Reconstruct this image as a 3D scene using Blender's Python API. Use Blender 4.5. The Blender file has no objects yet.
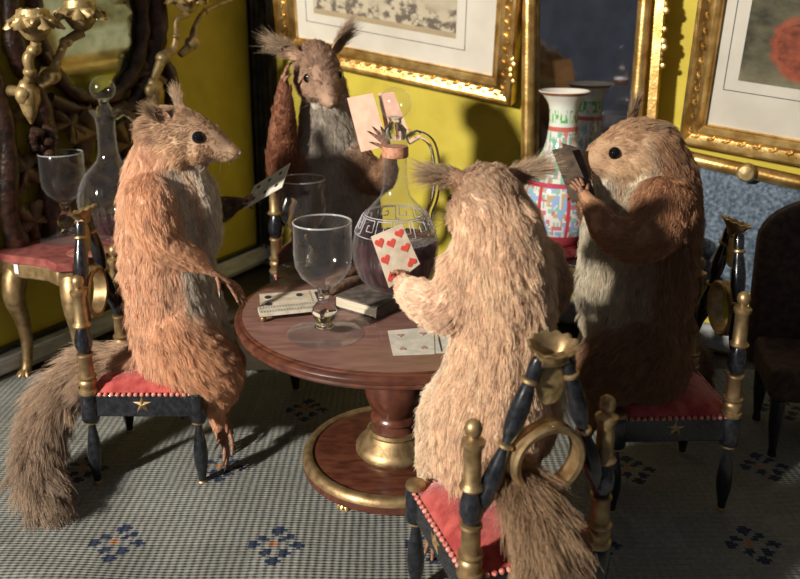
import bpy, bmesh, math, random
import numpy as np
from mathutils import Vector, Matrix, kdtree

# ---------------------------------------------------------------- camera, light
U = 0.01                      # everything below is written in centimetres
SC = bpy.context.scene
COL = SC.collection
PITCH = math.radians(14); FPX = 806.0; CXP, CYP, HCAM = 400.0, 205.6, 30.3
cd = bpy.data.cameras.new('camera'); cam = bpy.data.objects.new('camera', cd); COL.objects.link(cam)
cam.location = (0, 0, HCAM*U); cam.rotation_euler = (math.pi/2-PITCH, 0, 0)
cd.sensor_width = 36; cd.lens = 36*FPX/800; cd.shift_y = -(289.5-CYP)/800
cd.clip_start = 0.01; cd.clip_end = 20
cd.dof.use_dof = True; cd.dof.focus_distance = 0.47; cd.dof.aperture_fstop = 14
SC.camera = cam
SC.view_settings.view_transform = 'Standard'; SC.view_settings.look = 'None'
SC.view_settings.gamma = 1; SC.view_settings.exposure = 0.0; SC.view_settings.use_curve_mapping = False
w = bpy.data.worlds.new('world'); SC.world = w; w.use_nodes = True
w.node_tree.nodes['Background'].inputs[0].default_value = (0.72, 0.77, 0.88, 1)
w.node_tree.nodes['Background'].inputs[1].default_value = 0.115
KEY = dict(az=(0.72, 0.694), el=22, dist=150, power=165, target=(-2, 50, 13))
def spot(name, loc, tgt, power, size_deg, blend, rad, color):
    ld = bpy.data.lights.new(name, 'SPOT'); ld.energy = power; ld.spot_size = math.radians(size_deg); ld.spot_blend = blend
    ld.shadow_soft_size = rad*U; ld.color = color
    o = bpy.data.objects.new(name, ld); COL.objects.link(o)
    o.location = Vector(loc)*U; o.rotation_euler = (Vector(tgt)-Vector(loc)).to_track_quat('-Z', 'Y').to_euler()
    return o
_e = math.radians(KEY['el']); _t = Vector(KEY['target'])
_l = _t - Vector((KEY['az'][0]*math.cos(_e), KEY['az'][1]*math.cos(_e), -math.sin(_e)))*KEY['dist']
spot('gallery_spot', _l, _t, KEY['power'], 50, 0.35, 5, (1.0, 0.93, 0.82))
ad = bpy.data.lights.new('left_wall_fill', 'AREA'); ad.energy = 0.14; ad.size = 0.5; ad.color = (1, 0.9, 0.75)  # added fill for the left wall the key misses; no such lamp seen
ao = bpy.data.objects.new('left_wall_fill', ad); COL.objects.link(ao)
ao.location = Vector((-6, 30, 80))*U; ao.rotation_euler = (Vector((-20, 75, 15))-Vector((-6, 30, 80))).to_track_quat('-Z', 'Y').to_euler()

# ---------------------------------------------------------------- helpers
rnd = random.Random(7)
def at(px, py, Y):
    a = (px-CXP)/FPX; b = (py-CYP)/FPX
    d = Vector((a, math.cos(PITCH)-b*math.sin(PITCH), -math.sin(PITCH)-b*math.cos(PITCH)))
    d *= Y/d.y
    return Vector((d.x, Y, HCAM+d.z))
C0 = Vector((-17, 94, 0)); UB = Vector((.872, -.49, 0)).normalized(); NB = Vector((-.49, -.872, 0)).normalized()
UL = Vector((-.472, -.882, 0)).normalized(); NL = Vector((.882, -.472, 0)).normalized()
def back(s, z, off=0): return C0 + UB*s + NB*off + Vector((0, 0, z))
def left(s, z, off=0): return C0 + UL*s + NL*off + Vector((0, 0, z))
ZUP = Vector((0, 0, 1))

def empty(name, loc, rz=0, label=None, cat=None, group=None):
    o = bpy.data.objects.new(name, None); COL.objects.link(o); o.location = Vector(loc)*U; o.rotation_euler = (0, 0, rz)
    o.empty_display_size = .01
    return tag(o, label, cat, group)
def tag(o, label=None, cat=None, group=None, kind=None):
    for k, v in (('label', label), ('category', cat), ('group', group), ('kind', kind)):
        if v: o[k] = v
    return o
def rootloc(p):
    v = Vector((0, 0, 0))
    while p is not None: v += p.location/U; p = p.parent
    return v
class MB:
    """collects shapes in cm"""
    def __init__(s): s.v = []; s.f = []; s.m = []; s.c = []
    def add(s, vs, fs, mi=0, col=None):
        n = len(s.v); s.v += [tuple(p) for p in vs]; s.f += [tuple(i+n for i in f) for f in fs]
        s.m += [mi]*len(fs); s.c += [col or (1, 1, 1)]*len(fs)
        return s
    def box(s, c, size, ax=None, mi=0):
        X, Y, Z = ax or (Vector((1, 0, 0)), Vector((0, 1, 0)), ZUP); c = Vector(c)
        P = [c + X*(i*size[0]/2) + Y*(j*size[1]/2) + Z*(k*size[2]/2) for k in (-1, 1) for j in (-1, 1) for i in (-1, 1)]
        return s.add(P, [(0, 2, 3, 1), (4, 5, 7, 6), (0, 1, 5, 4), (2, 6, 7, 3), (0, 4, 6, 2), (1, 3, 7, 5)], mi)
    def prism(s, pts, nvec, mi=0):
        n = len(pts); nv = Vector(nvec); a = [Vector(p) for p in pts]; b = [p+nv for p in a]
        return s.add(a+b, [tuple(range(n))[::-1], tuple(range(n, 2*n))] + [(i, (i+1) % n, n+(i+1) % n, n+i) for i in range(n)], mi)
    def tube(s, pts, r, seg=10, mi=0, caps=True, flat=1.0, closed=False):
        pts = [Vector(p) for p in pts]; n = len(pts)
        rs = list(r) if hasattr(r, '__len__') else [r]*n
        vs = []; up = None
        for i, p in enumerate(pts):
            if closed: t = pts[(i+1) % n]-pts[i-1]
            else: t = pts[min(i+1, n-1)]-pts[max(i-1, 0)]
            t.normalize()
            if up is None:
                up = ZUP if abs(t.z) < .9 else Vector((0, 1, 0))
            x = t.cross(up)
            if x.length < 1e-5: x = t.cross(Vector((1, .2, 0)))
            x.normalize(); up2 = x.cross(t).normalized(); up = up2
            for k in range(seg):
                a = 2*math.pi*k/seg; vs.append(p + x*(math.cos(a)*rs[i]) + up2*(math.sin(a)*rs[i]*flat))
        fs = []
        for i in range(n if closed else n-1):
            j = (i+1) % n
            for k in range(seg):
                fs.append((i*seg+k, i*seg+(k+1) % seg, j*seg+(k+1) % seg, j*seg+k))
        if caps and not closed:
            fs.append(tuple(range(seg))[::-1]); fs.append(tuple((n-1)*seg+k for k in range(seg)))
        return s.add(vs, fs, mi)
    def lathe(s, prof, c=(0, 0, 0), seg=32, axis=None, mi=0, closed=False, mod=None):
        c = Vector(c); Z = (Vector(axis).normalized() if axis is not None else ZUP)
        X = Z.orthogonal().normalized() if axis is not None else Vector((1, 0, 0)); Y = Z.cross(X)
        n = len(prof); vs = []
        for (r, z) in prof:
            for k in range(seg):
                a = 2*math.pi*k/seg; rr = max(r, 1e-4)
                if mod: rr = rr + mod(a, z, r)
                vs.append(c + X*(rr*math.cos(a)) + Y*(rr*math.sin(a)) + Z*z)
        fs = []
        for i in range(n if closed else n-1):
            j = (i+1) % n
            for k in range(seg): fs.append((i*seg+k, i*seg+(k+1) % seg, j*seg+(k+1) % seg, j*seg+k))
        if not closed:
            fs.append(tuple(range(seg))[::-1]); fs.append(tuple((n-1)*seg+k for k in range(seg)))
        return s.add(vs, fs, mi)
    def ball(s, c, r, sc=(1, 1, 1), ax=None, seg=12, mi=0):
        X, Y, Z = ax or (Vector((1, 0, 0)), Vector((0, 1, 0)), ZUP); c = Vector(c); vs = []; rings = max(4, seg//2)
        for i in range(rings+1):
            th = math.pi*i/rings
            for k in range(seg):
                a = 2*math.pi*k/seg; rr = max(math.sin(th), 1e-3)
                vs.append(c + X*(r*sc[0]*rr*math.cos(a)) + Y*(r*sc[1]*rr*math.sin(a)) - Z*(r*sc[2]*math.cos(th)))
        fs = [(i*seg+k, i*seg+(k+1) % seg, (i+1)*seg+(k+1) % seg, (i+1)*seg+k) for i in range(rings) for k in range(seg)]
        fs += [tuple(range(seg))[::-1], tuple(rings*seg+k for k in range(seg))]
        return s.add(vs, fs, mi)
    def build(s, name, mats, parent=None, smooth=True, bevel=0, cols=False, angle=40, local=False):
        me = bpy.data.meshes.new(name)
        o0 = Vector((0, 0, 0)) if (local or parent is None) else rootloc(parent)
        me.from_pydata([tuple((Vector(p)-o0)*U) for p in s.v], [], s.f); me.update()
        bm = bmesh.new(); bm.from_mesh(me); bmesh.ops.recalc_face_normals(bm, faces=bm.faces); bm.to_mesh(me); bm.free()
        for m in (mats if isinstance(mats, (list, tuple)) else [mats]): me.materials.append(m)
        me.polygons.foreach_set('material_index', s.m)
        if cols:
            ca = me.color_attributes.new('Col', 'FLOAT_COLOR', 'CORNER'); arr = []
            for f, c in zip(s.f, s.c): arr += [c[0], c[1], c[2], 1.0]*len(f)
            ca.data.foreach_set('color', arr)
        if smooth:
            me.shade_smooth()
            me.set_sharp_from_angle(angle=math.radians(angle))
        o = bpy.data.objects.new(name, me); COL.objects.link(o); o.parent = parent
        if bevel:
            b = o.modifiers.new('bevel', 'BEVEL'); b.width = bevel*U; b.segments = 2; b.limit_method = 'ANGLE'
        return o
def cr(pts, n=8):
    """catmull-rom through points (any dimension)"""
    P = [np.array(p, float) for p in pts]; P = [2*P[0]-P[1]] + P + [2*P[-1]-P[-2]]; out = []
    for i in range(1, len(P)-2):
        for k in range(n):
            t = k/n
            out.append(.5*((2*P[i]) + (-P[i-1]+P[i+1])*t + (2*P[i-1]-5*P[i]+4*P[i+1]-P[i+2])*t*t + (-P[i-1]+3*P[i]-3*P[i+1]+P[i+2])*t**3))
    out.append(P[-2]); return out
def copy_tree(o, parent=None):
    c = o.copy(); COL.objects.link(c); c.parent = parent
    for ch in list(o.children): copy_tree(ch, c)
    return c

# ---------------------------------------------------------------- materials
def mat(name, col=(.5, .5, .5), rough=.5, metal=0, **k):
    m = bpy.data.materials.new(name); m.use_nodes = True; b = m.node_tree.nodes['Principled BSDF']
    b.inputs['Base Color'].default_value = (*col, 1); b.inputs['Roughness'].default_value = rough; b.inputs['Metallic'].default_value = metal
    for kk, v in k.items(): b.inputs[kk.replace('_', ' ')].default_value = v
    return m
def N(m, t, **k):
    n = m.node_tree.nodes.new(t)
    for a, b in k.items(): setattr(n, a, b)
    return n
def noisy(m, c1, c2, scale=5, detail=4, bump=0, bscale=None, inp='Base Color', lo=.35, hi=.65, stretch=None):
    """object-space noise mixes two colours; optional bump (distance in cm)"""
    nt = m.node_tree; L = nt.links; b = nt.nodes['Principled BSDF']
    tc = N(m, 'ShaderNodeTexCoord'); mp = N(m, 'ShaderNodeMapping'); L.new(tc.outputs['Object'], mp.inputs[0])
    mp.inputs['Scale'].default_value = tuple(100*x for x in (stretch or (1, 1, 1)))
    no = N(m, 'ShaderNodeTexNoise'); no.inputs['Scale'].default_value = scale; no.inputs['Detail'].default_value = detail
    L.new(mp.outputs[0], no.inputs[0])
    r = N(m, 'ShaderNodeValToRGB'); r.color_ramp.elements[0].position = lo; r.color_ramp.elements[1].position = hi
    r.color_ramp.elements[0].color = (*c1, 1); r.color_ramp.elements[1].color = (*c2, 1)
    L.new(no.outputs[0], r.inputs[0]); L.new(r.outputs[0], b.inputs[inp])
    if bump:
        n2 = N(m, 'ShaderNodeTexNoise'); n2.inputs['Scale'].default_value = bscale or scale; n2.inputs['Detail'].default_value = 3
        L.new(mp.outputs[0], n2.inputs[0])
        bp = N(m, 'ShaderNodeBump'); bp.inputs['Distance'].default_value = bump*U; L.new(n2.outputs[0], bp.inputs['Height'])
        L.new(bp.outputs[0], b.inputs['Normal'])
    return m
def colmat(name, rough=.6, bump=0, bscale=4, **k):
    m = mat(name, rough=rough, **k); a = N(m, 'ShaderNodeVertexColor', layer_name='Col'); m.node_tree.links.new(a.outputs[0], m.node_tree.nodes['Principled BSDF'].inputs['Base Color'])
    if bump:
        tc = N(m, 'ShaderNodeTexCoord'); no = N(m, 'ShaderNodeTexNoise'); no.inputs['Scale'].default_value = bscale*100
        bp = N(m, 'ShaderNodeBump'); bp.inputs['Distance'].default_value = bump*U; L = m.node_tree.links
        L.new(tc.outputs['Object'], no.inputs[0]); L.new(no.outputs[0], bp.inputs['Height']); L.new(bp.outputs[0], m.node_tree.nodes['Principled BSDF'].inputs['Normal'])
    return m
GOLD = noisy(mat('antique_gold', (.55, .36, .12), .45, .75), (.24, .155, .07), (.44, .31, .16), 1.6, 5, .008, 6)
GILT = noisy(mat('frame_gilt', (.75, .5, .18), .3, .85), (.50, .29, .08), (.90, .63, .25), .8, 4, .02, 5)
BRANCH = noisy(mat('aged_gilt_branch', (.45, .33, .16), .45, .5), (.22, .15, .06), (.52, .38, .18), 1.2, 4, .04, 4)
BLACK = noisy(mat('black_lacquer', (.008, .009, .012), .22, 0, Coat_Weight=.3), (.006, .007, .010), (.02, .021, .026), 3)
MAHOG = noisy(mat('mahogany', (.16, .045, .02), .28, 0, Coat_Weight=.25, Coat_Roughness=.12), (.055, .017, .010), (.115, .038, .022), .9, 6, 0, stretch=(1, 3, 1))
MTOP = noisy(mat('mahogany_top_sheen', (.12, .045, .03), .3, 0), (.15, .075, .062), (.22, .115, .095), .9, 6, 0, stretch=(.6, 3, 1))  # paler and pinker than the mahogany, painting the top's sheen into its colour
VELVET = noisy(mat('red_velvet', (.33, .04, .035), .85, 0, Sheen_Weight=.6, Sheen_Roughness=.4), (.27, .022, .022), (.46, .08, .065), 1.4, 6, .05, 9)
PINK = noisy(mat('pink_braid', (.55, .16, .12), .8), (.42, .06, .05), (.75, .35, .28), 5)
GLASS = mat('clear_glass', (.99, .99, .99), .0, 0, Transmission_Weight=1.0, IOR=1.45)

GLASSE = mat('etched_glass', (.42, .38, .41), .5, 0)
WINE = mat('dark_wine', (.13, .055, .065), .03, 0, Transmission_Weight=.65, IOR=1.34)
PAPER = noisy(mat('old_card', (.6, .5, .38), .7), (.52, .43, .32), (.70, .60, .47), 1.5)
PAPERW = noisy(mat('pale_card', (.6, .57, .5), .7), (.50, .47, .40), (.66, .62, .54), 1.5)
PINKCARD = noisy(mat('pink_card', (.85, .52, .38), .75), (.78, .47, .34), (.88, .56, .42), 1.5)
DARKCARD = noisy(mat('dark_card_back', (.08, .05, .035), .6), (.05, .035, .025), (.13, .085, .055), 2)
HEART = mat('heart_red', (.62, .07, .05), .7); INK = mat('ink', (.03, .03, .04), .7)
MAT_B = noisy(mat('picture_mount', (.72, .68, .58), .85), (.56, .52, .44), (.64, .60, .52), .25)
EYE = mat('black_glass_eye', (.004, .004, .005), .04)
CLAW = noisy(mat('dark_claw', (.03, .02, .018), .4), (.02, .012, .01), (.07, .045, .03), 6)
SKINM = noisy(mat('dried_paw', (.22, .10, .06), .6), (.16, .065, .035), (.34, .17, .10), 5, 4, .03, 9)
VCOL = colmat('painted_print', .8); VPORC = colmat('painted_porcelain', .12, Coat_Weight=.4)
FURBASE = colmat('skin_under_fur', .9)

def thin_glass():
    m = bpy.data.materials.new('thin_dusty_glass_edge_light'); m.use_nodes = True; nt = m.node_tree; L = nt.links; nt.nodes.remove(nt.nodes['Principled BSDF'])
    tr = N(m, 'ShaderNodeBsdfTransparent'); tr.inputs[0].default_value = (.97, .97, .975, 1); df = N(m, 'ShaderNodeBsdfDiffuse'); df.inputs[0].default_value = (.72, .70, .70, 1)
    gl = N(m, 'ShaderNodeBsdfGlossy'); gl.inputs['Roughness'].default_value = .09
    lw = N(m, 'ShaderNodeLayerWeight'); lw.inputs[0].default_value = .25
    mr = N(m, 'ShaderNodeMapRange'); mr.inputs[3].default_value = .008; mr.inputs[4].default_value = .6
    pw = N(m, 'ShaderNodeMath', operation='POWER'); pw.inputs[1].default_value = 3.2; L.new(lw.outputs['Facing'], pw.inputs[0]); L.new(pw.outputs[0], mr.inputs[0])  # dust haze, thickened at grazing angles to paint in bright edge highlights
    m1 = N(m, 'ShaderNodeMixShader'); L.new(mr.outputs[0], m1.inputs[0]); L.new(tr.outputs[0], m1.inputs[1]); L.new(df.outputs[0], m1.inputs[2])
    fr = N(m, 'ShaderNodeMapRange'); fr.inputs[3].default_value = .035; fr.inputs[4].default_value = .6; p5 = N(m, 'ShaderNodeMath', operation='POWER'); p5.inputs[1].default_value = 5; lw2 = N(m, 'ShaderNodeLayerWeight'); lw2.inputs[0].default_value = .5; L.new(lw2.outputs['Facing'], p5.inputs[0]); L.new(p5.outputs[0], fr.inputs[0]); m2 = N(m, 'ShaderNodeMixShader')
    L.new(fr.outputs[0], m2.inputs[0]); L.new(m1.outputs[0], m2.inputs[1]); L.new(gl.outputs[0], m2.inputs[2]); L.new(m2.outputs[0], nt.nodes['Material Output'].inputs[0])
    return m
THIN = thin_glass()
RIMG = mat('rim_highlight_glass', (.62, .62, .62), .12, 0, Transmission_Weight=.55, IOR=1.45)  # half-opaque pale grey paints the bright outline of the glass lips
def fur_material():
    m = bpy.data.materials.new('fur'); m.use_nodes = True; b = m.node_tree.nodes['Principled BSDF']; L = m.node_tree.links
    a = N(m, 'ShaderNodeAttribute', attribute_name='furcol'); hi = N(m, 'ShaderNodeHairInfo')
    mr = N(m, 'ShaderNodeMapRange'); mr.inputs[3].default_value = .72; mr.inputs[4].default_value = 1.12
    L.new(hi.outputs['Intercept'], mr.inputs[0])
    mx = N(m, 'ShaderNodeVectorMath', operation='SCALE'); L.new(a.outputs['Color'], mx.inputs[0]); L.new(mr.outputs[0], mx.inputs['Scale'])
    L.new(mx.outputs[0], b.inputs['Base Color']); b.inputs['Roughness'].default_value = .55
    b.inputs['Specular IOR Level'].default_value = .25
    tr = N(m, 'ShaderNodeBsdfTranslucent'); L.new(mx.outputs[0], tr.inputs[0])
    ms = N(m, 'ShaderNodeMixShader'); ms.inputs[0].default_value = .3
    L.new(b.outputs[0], ms.inputs[1]); L.new(tr.outputs[0], ms.inputs[2])
    L.new(ms.outputs[0], m.node_tree.nodes['Material Output'].inputs[0])
    return m
FUR = fur_material()

# ---------------------------------------------------------------- the room
YEL = noisy(mat('yellow_wall', (.60, .50, .03), .7), (.47, .37, .03), (.55, .45, .045), .35, 5, .01, 8)
FLOORM = noisy(mat('dark_boards', (.03, .025, .02), .6), (.02, .018, .015), (.05, .04, .03), .4)
BBM = noisy(mat('grey_board', (.32, .33, .33), .6), (.40, .41, .41), (.62, .63, .62), .5, 5, stretch=(1, 1, 4))
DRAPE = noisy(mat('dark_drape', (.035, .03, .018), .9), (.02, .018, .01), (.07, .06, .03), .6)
def struct(name, mb, m, **k): return tag(mb.build(name, m, smooth=False, **k), kind='structure')
struct('floor', MB().box((0, 45, -1.2), (150, 170, 1.4)), FLOORM)
struct('wall_back', MB().box(back(38, 30, -1), (80, 2, 62), (UB, NB, ZUP)), YEL)
struct('wall_left', MB().box(left(30, 30, -1), (62, 2, 62), (UL, NL, ZUP)), YEL)
bb = MB().box(left(29.5, 1.0, .5), (59, .9, 2.0), (UL, NL, ZUP)).box(left(29.5, 1.3, 1.2), (59, .8, 1.2), (UL, NL, ZUP))
struct('baseboard_left', bb, BBM)
struct('trim_1', MB().box(left(29.5, 2.2, .35), (59, .6, .45), (UL, NL, ZUP)), BLACK)
struct('baseboard_back', MB().box(back(38, 1.1, .3), (76, .6, 2.2), (UB, NB, ZUP)), BBM)
# dark corner drape
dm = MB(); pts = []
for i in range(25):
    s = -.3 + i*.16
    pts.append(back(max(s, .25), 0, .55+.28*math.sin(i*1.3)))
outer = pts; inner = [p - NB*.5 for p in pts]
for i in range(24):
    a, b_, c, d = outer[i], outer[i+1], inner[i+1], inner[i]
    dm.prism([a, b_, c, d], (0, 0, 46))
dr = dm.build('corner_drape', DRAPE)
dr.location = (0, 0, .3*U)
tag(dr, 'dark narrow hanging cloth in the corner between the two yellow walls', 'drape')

# carpet : stitched needlework, one face per stitch
CELL = .23
def carpet():
    x0, x1, y0, y1 = -33.4, 35.0, 18.0, 63.0
    def zc(x, y): return .16 + .18*math.exp(-((y-(37.5+.30*(x+20)*-1+0))/1.6)**2)*(1 if x < -2 else max(0, 1-(x+2)/5)) + .05*math.sin(x*.5+y*.3)
    nx = int((x1-x0)/CELL); ny = int((y1-y0)/CELL)
    pat = {}
    shape = ["....##....", "...####...", "....##....", ".#..##..#.", "####..####", "####..####", ".#..##..#.", "....##....", "...####...", "....##...."]
    sm = ["......XX......", ".....XXXX.....", ".....XXX......", "......X..XX...", "..XX....XXX...", "..XXX..XX.....", "XX...oo....XX.", "XXX..oo...XXXX", "XX..........X.", "....XX..XX....", "...XXX..XXX...", "....X...XX....", "......XX......", ".....XXXX.....", "......XX......"]
    cen = [(-16.3+9.1*i, 40.0+16*j) for i in range(-3, 7) for j in range(-2, 3)] + [(-11.8+9.1*i, 48.0+16*j) for i in range(-4, 7) for j in range(-2, 3)]
    for cx, cy in cen:
        ci = round((cx-x0)/CELL); cj = round((cy-y0)/CELL)
        for r, row in enumerate(sm):
            for c_, ch in enumerate(row):
                if ch != '.': pat[(ci+(c_-7), cj-(r-7))] = ch
    rs = np.random.RandomState(3)
    xs = x0+np.arange(nx+1)*CELL; ys = y0+np.arange(ny+1)*CELL
    V = [((x + .12*math.sin(y*.35)), y + .15*math.sin(x*.3), zc(x, y)) for y in ys for x in xs]
    F = []; C = []
    lowf = rs.rand(ny//12+3, nx//12+3)
    for j in range(ny):
        for i in range(nx):
            F.append((j*(nx+1)+i, j*(nx+1)+i+1, (j+1)*(nx+1)+i+1, (j+1)*(nx+1)+i))
            ch = pat.get((i, j)); k = .88+.24*rs.rand()
            if ch == 'X': c = (.014*k, .026*k, .062*k)
            elif ch == 'o': c = (.36*k, .15*k, .07*k)
            else:
                base = (.172, .182, .172) if j % 2 else (.20, .198, .172)
                m_ = .85+.3*lowf[j//12, i//12]
                if rs.rand() < .06: base = (.17, .19, .20)
                c = tuple(b*k*m_ for b in base)
            C.append(c)
    mb = MB(); mb.v = V; mb.f = F; mb.m = [0]*len(F); mb.c = C
    m = colmat('needlework', .95); L = m.node_tree.links
    tc = N(m, 'ShaderNodeTexCoord'); mp = N(m, 'ShaderNodeMapping'); L.new(tc.outputs['Object'], mp.inputs[0])
    hs = []
    for ax in range(2):
        w_ = N(m, 'ShaderNodeTexWave', bands_direction='XY'[ax]); w_.inputs['Scale'].default_value = 100/CELL*.1591*(1 if ax else .5)*2; w_.inputs['Distortion'].default_value = .8
        w_.inputs['Detail Scale'].default_value = 2
        L.new(mp.outputs[0], w_.inputs[0]); hs.append(w_)
    ad_ = N(m, 'ShaderNodeMath', operation='ADD'); L.new(hs[0].outputs['Fac'], ad_.inputs[0]); L.new(hs[1].outputs['Fac'], ad_.inputs[1])
    bp = N(m, 'ShaderNodeBump'); bp.inputs['Distance'].default_value = .05*U; bp.inputs['Strength'].default_value = 1
    L.new(ad_.outputs[0], bp.inputs['Height']); L.new(bp.outputs[0], m.node_tree.nodes['Principled BSDF'].inputs['Normal'])
    o = mb.build('carpet', m, smooth=False, cols=True)
    o.data.shade_smooth()
    o.location = (0, 0, -.16*U)
    s_ = o.modifiers.new('thick', 'SOLIDIFY'); s_.thickness = .25*U; s_.offset = -1
    tag(o, 'grey-blue stitched carpet with small dark blue diamond motifs', 'carpet')
carpet()

# ---------------------------------------------------------------- gilt turned chairs
def spindle(p0, p1, parent, name='spindle', mats=None):
    """black double-baluster spindle with gold rings between p0 and p1"""
    p0 = Vector(p0); p1 = Vector(p1); L = (p1-p0).length; ax = (p1-p0)
    prof = [(.12, 0), (.16, .03), (.42, .16), (.46, .26), (.36, .36), (.24, .44), (.22, .47), (.24, .50), (.42, .60), (.44, .70), (.36, .80), (.26, .86), (.3, .90), (.32, .97), (.28, 1)]
    MBx = MB().lathe([(r, z*L) for r, z in prof], p0, 16, ax)
    sp = MBx.build(name, BLACK, parent, local=True)
    for t, r in ((.47, .36), (.87, .40)):
        MB().lathe([(r-.12, t*L-.13), (r, t*L-.06), (r, t*L+.06), (r-.12, t*L+.13)], p0, 16, ax).build('gilt_ring', GOLD, sp, local=True)
    return sp
def make_chair():
    r = empty('chair', (0, 0, 0))
    W, D = 3.2, 3.4
    for sx in (-1, 1):                                   # front legs
        c = (sx*W, D, 0)
        lg = MB().lathe([(.2, .12), (.24, .3), (.26, .6), (.44, 1.6), (.46, 2.3), (.36, 3.2), (.22, 4.1), (.22, 4.45), (.50, 4.55), (.56, 4.75), (.56, 6.35), (.5, 6.55)], c, 20).build('front_leg', BLACK, r, local=True)
        MB().lathe([(.28, 0), (.32, .1), (.28, .24), (.2, .3)], c, 18).build('gilt_foot', GOLD, lg, local=True)
        MB().lathe([(.25, 4.3), (.42, 4.38), (.44, 4.48), (.4, 4.56)], c, 18).build('gilt_ring', GOLD, lg, local=True)
        MB().lathe([(.44, 6.5), (.54, 6.56), (.52, 6.78), (.4, 6.86), (.1, 6.9)], c, 20).build('gilt_cap', GOLD, lg, local=True)
    for sx in (-1, 1):                                   # rear posts
        c = (sx*W, -D, 0)
        lg = MB().lathe([(.2, .12), (.24, .3), (.26, .6), (.44, 1.6), (.46, 2.3), (.36, 3.2), (.22, 4.1), (.22, 4.45), (.50, 4.55), (.56, 4.75), (.58, 6.3), (.5, 6.5)], c, 20).build('rear_post', BLACK, r, local=True)
        MB().lathe([(.28, 0), (.32, .1), (.28, .24), (.2, .3)], c, 18).build('gilt_foot', GOLD, lg, local=True)
        MB().lathe([(.25, 4.3), (.42, 4.38), (.44, 4.48), (.4, 4.56)], c, 18).build('gilt_ring', GOLD, lg, local=True)
        MB().lathe([(.4, 6.4), (.56, 6.44), (.6, 6.55), (.58, 6.68), (.48, 6.74), (.46, 6.9), (.54, 7.1), (.52, 7.3), (.44, 7.38), (.56, 7.5), (.57, 7.6), (.44, 7.68), (.42, 8.9), (.5, 9.0), (.48, 9.12), (.3, 9.15)], c, 22).build('gilt_column', GOLD, lg, local=True)
        MB().lathe([(.26, 9.1), (.4, 9.25), (.54, 9.7), (.53, 10.1), (.38, 10.7), (.28, 10.95)], c, 22).build('bulb', BLACK, lg, local=True)
        MB().lathe([(.3, 10.85), (.5, 10.9), (.56, 11.02), (.46, 11.15), (.40, 11.25), (.38, 12.8), (.46, 12.95), (.5, 13.1), (.5, 13.22), (.3, 13.3), (.2, 13.42), (.33, 13.55), (.38, 13.8), (.33, 14.05), (.15, 14.22), (.02, 14.25)], c, 22).build('finial', GOLD, lg, local=True)
    # rails
    for a, b in (((-W, D), (W, D)), ((-W, -D), (W, -D))):
        MB().box(((a[0]+b[0])/2, a[1], 5.65), (2*W, .5, 1.5)).build('seat_rail', BLACK, r, bevel=.06, local=True)
    for sx in (-1, 1):
        rl = MB().box((sx*W, 0, 5.65), (.5, 2*D, 1.5)).build('seat_rail', BLACK, r, bevel=.06, local=True)
        st = []
        for k in range(10):
            a = math.pi/2 + k*math.pi/5; q = .62 if k % 2 == 0 else .24
            st.append((sx*(W+.27), math.cos(a)*q, 5.75+math.sin(a)*q))
        cc = (sx*(W+.42), 0, 5.75); mb = MB(); n = 10
        mb.add([Vector(p) for p in st]+[Vector(cc), Vector((sx*(W+.24), 0, 5.75))], [(k, (k+1) % n, n) for k in range(n)]+[((k+1) % n, k, n+1) for k in range(n)])
        mb.build('gilt_star', GOLD, rl, smooth=False, local=True)
    # velvet seat, domed
    mb = MB(); n = 14; vs = []; fs = []
    for j in range(n+1):
        for i in range(n+1):
            u = -1+2*i/n; v = -1+2*j/n
            k = (1-abs(u)**4)*(1-abs(v)**4)
            cut = 1
            if abs(u) > .82 and abs(v) > .82: cut = .93
            vs.append((u*(W+.1)*cut, v*(D+.1)*cut, 6.5 + .75*k**.6))
    for j in range(n):
        for i in range(n): fs.append((j*(n+1)+i, j*(n+1)+i+1, (j+1)*(n+1)+i+1, (j+1)*(n+1)+i))
    mb.add(vs, fs)
    rim = [j*(n+1) for j in range(n+1)]
    base = [(-(W+.05), -(D+.05), 6.25), (W+.05, -(D+.05), 6.25), (W+.05, D+.05, 6.25), (-(W+.05), D+.05, 6.25)]
    mb.prism(base, (0, 0, .28))
    mb.build('velvet_seat', VELVET, r, local=True)
    mb = MB()
    for a, b in (((-W, D), (W, D)), ((-W, -D), (W, -D)), ((-W, -D), (-W, D)), ((W, -D), (W, D))):
        m_ = 17
        for k in range(m_):
            t = (k+1)/(m_+1); x = a[0]+(b[0]-a[0])*t; y = a[1]+(b[1]-a[1])*t
            ox = .22 if x >= W-.01 else (-.22 if x <= -W+.01 else 0); oy = .22 if y >= D-.01 else (-.22 if y <= -D+.01 else 0)
            mb.ball((x+ox, y+oy, 6.42), .15, (1, 1, .9), seg=8)
    mb.build('braid_trim', PINK, r, local=True)
    # back: two slanting spindles up to a gilt shell
    for sx in (-1, 1): spindle((sx*(W-.25), -D-.1, 9.4), (sx*.62, -D-.55, 16.9), r)
    # ring between the spindles
    pts = [Vector((math.cos(a)*1.55, -D-.30, 12.05+math.sin(a)*1.55)) for a in [2*math.pi*k/40 for k in range(40)]]
    mb = MB(); vs = []; fs = []
    cs = [(-.16, -.42), (.05, -.46), (.17, -.36), (.12, -.2), (.17, -.05), (.17, .05), (.12, .2), (.17, .36), (.05, .46), (-.16, .42)]
    for k in range(48):
        a = 2*math.pi*k/48
        for (dr_, dy) in cs: vs.append((math.cos(a)*(1.55+dr_), -D-.45+dy, 12.0+math.sin(a)*(1.55+dr_)))
    m_ = len(cs)
    for k in range(48):
        for q in range(m_): fs.append((k*m_+q, k*m_+(q+1) % m_, ((k+1) % 48)*m_+(q+1) % m_, ((k+1) % 48)*m_+q))
    mb.add(vs, fs); mb.build('back_ring', GOLD, r, local=True)
    # acanthus shell crest: lobed cup opening up and forward
    cr_ = MB(); sg = 72; rings = 8; vs = []; fs = []
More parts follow.
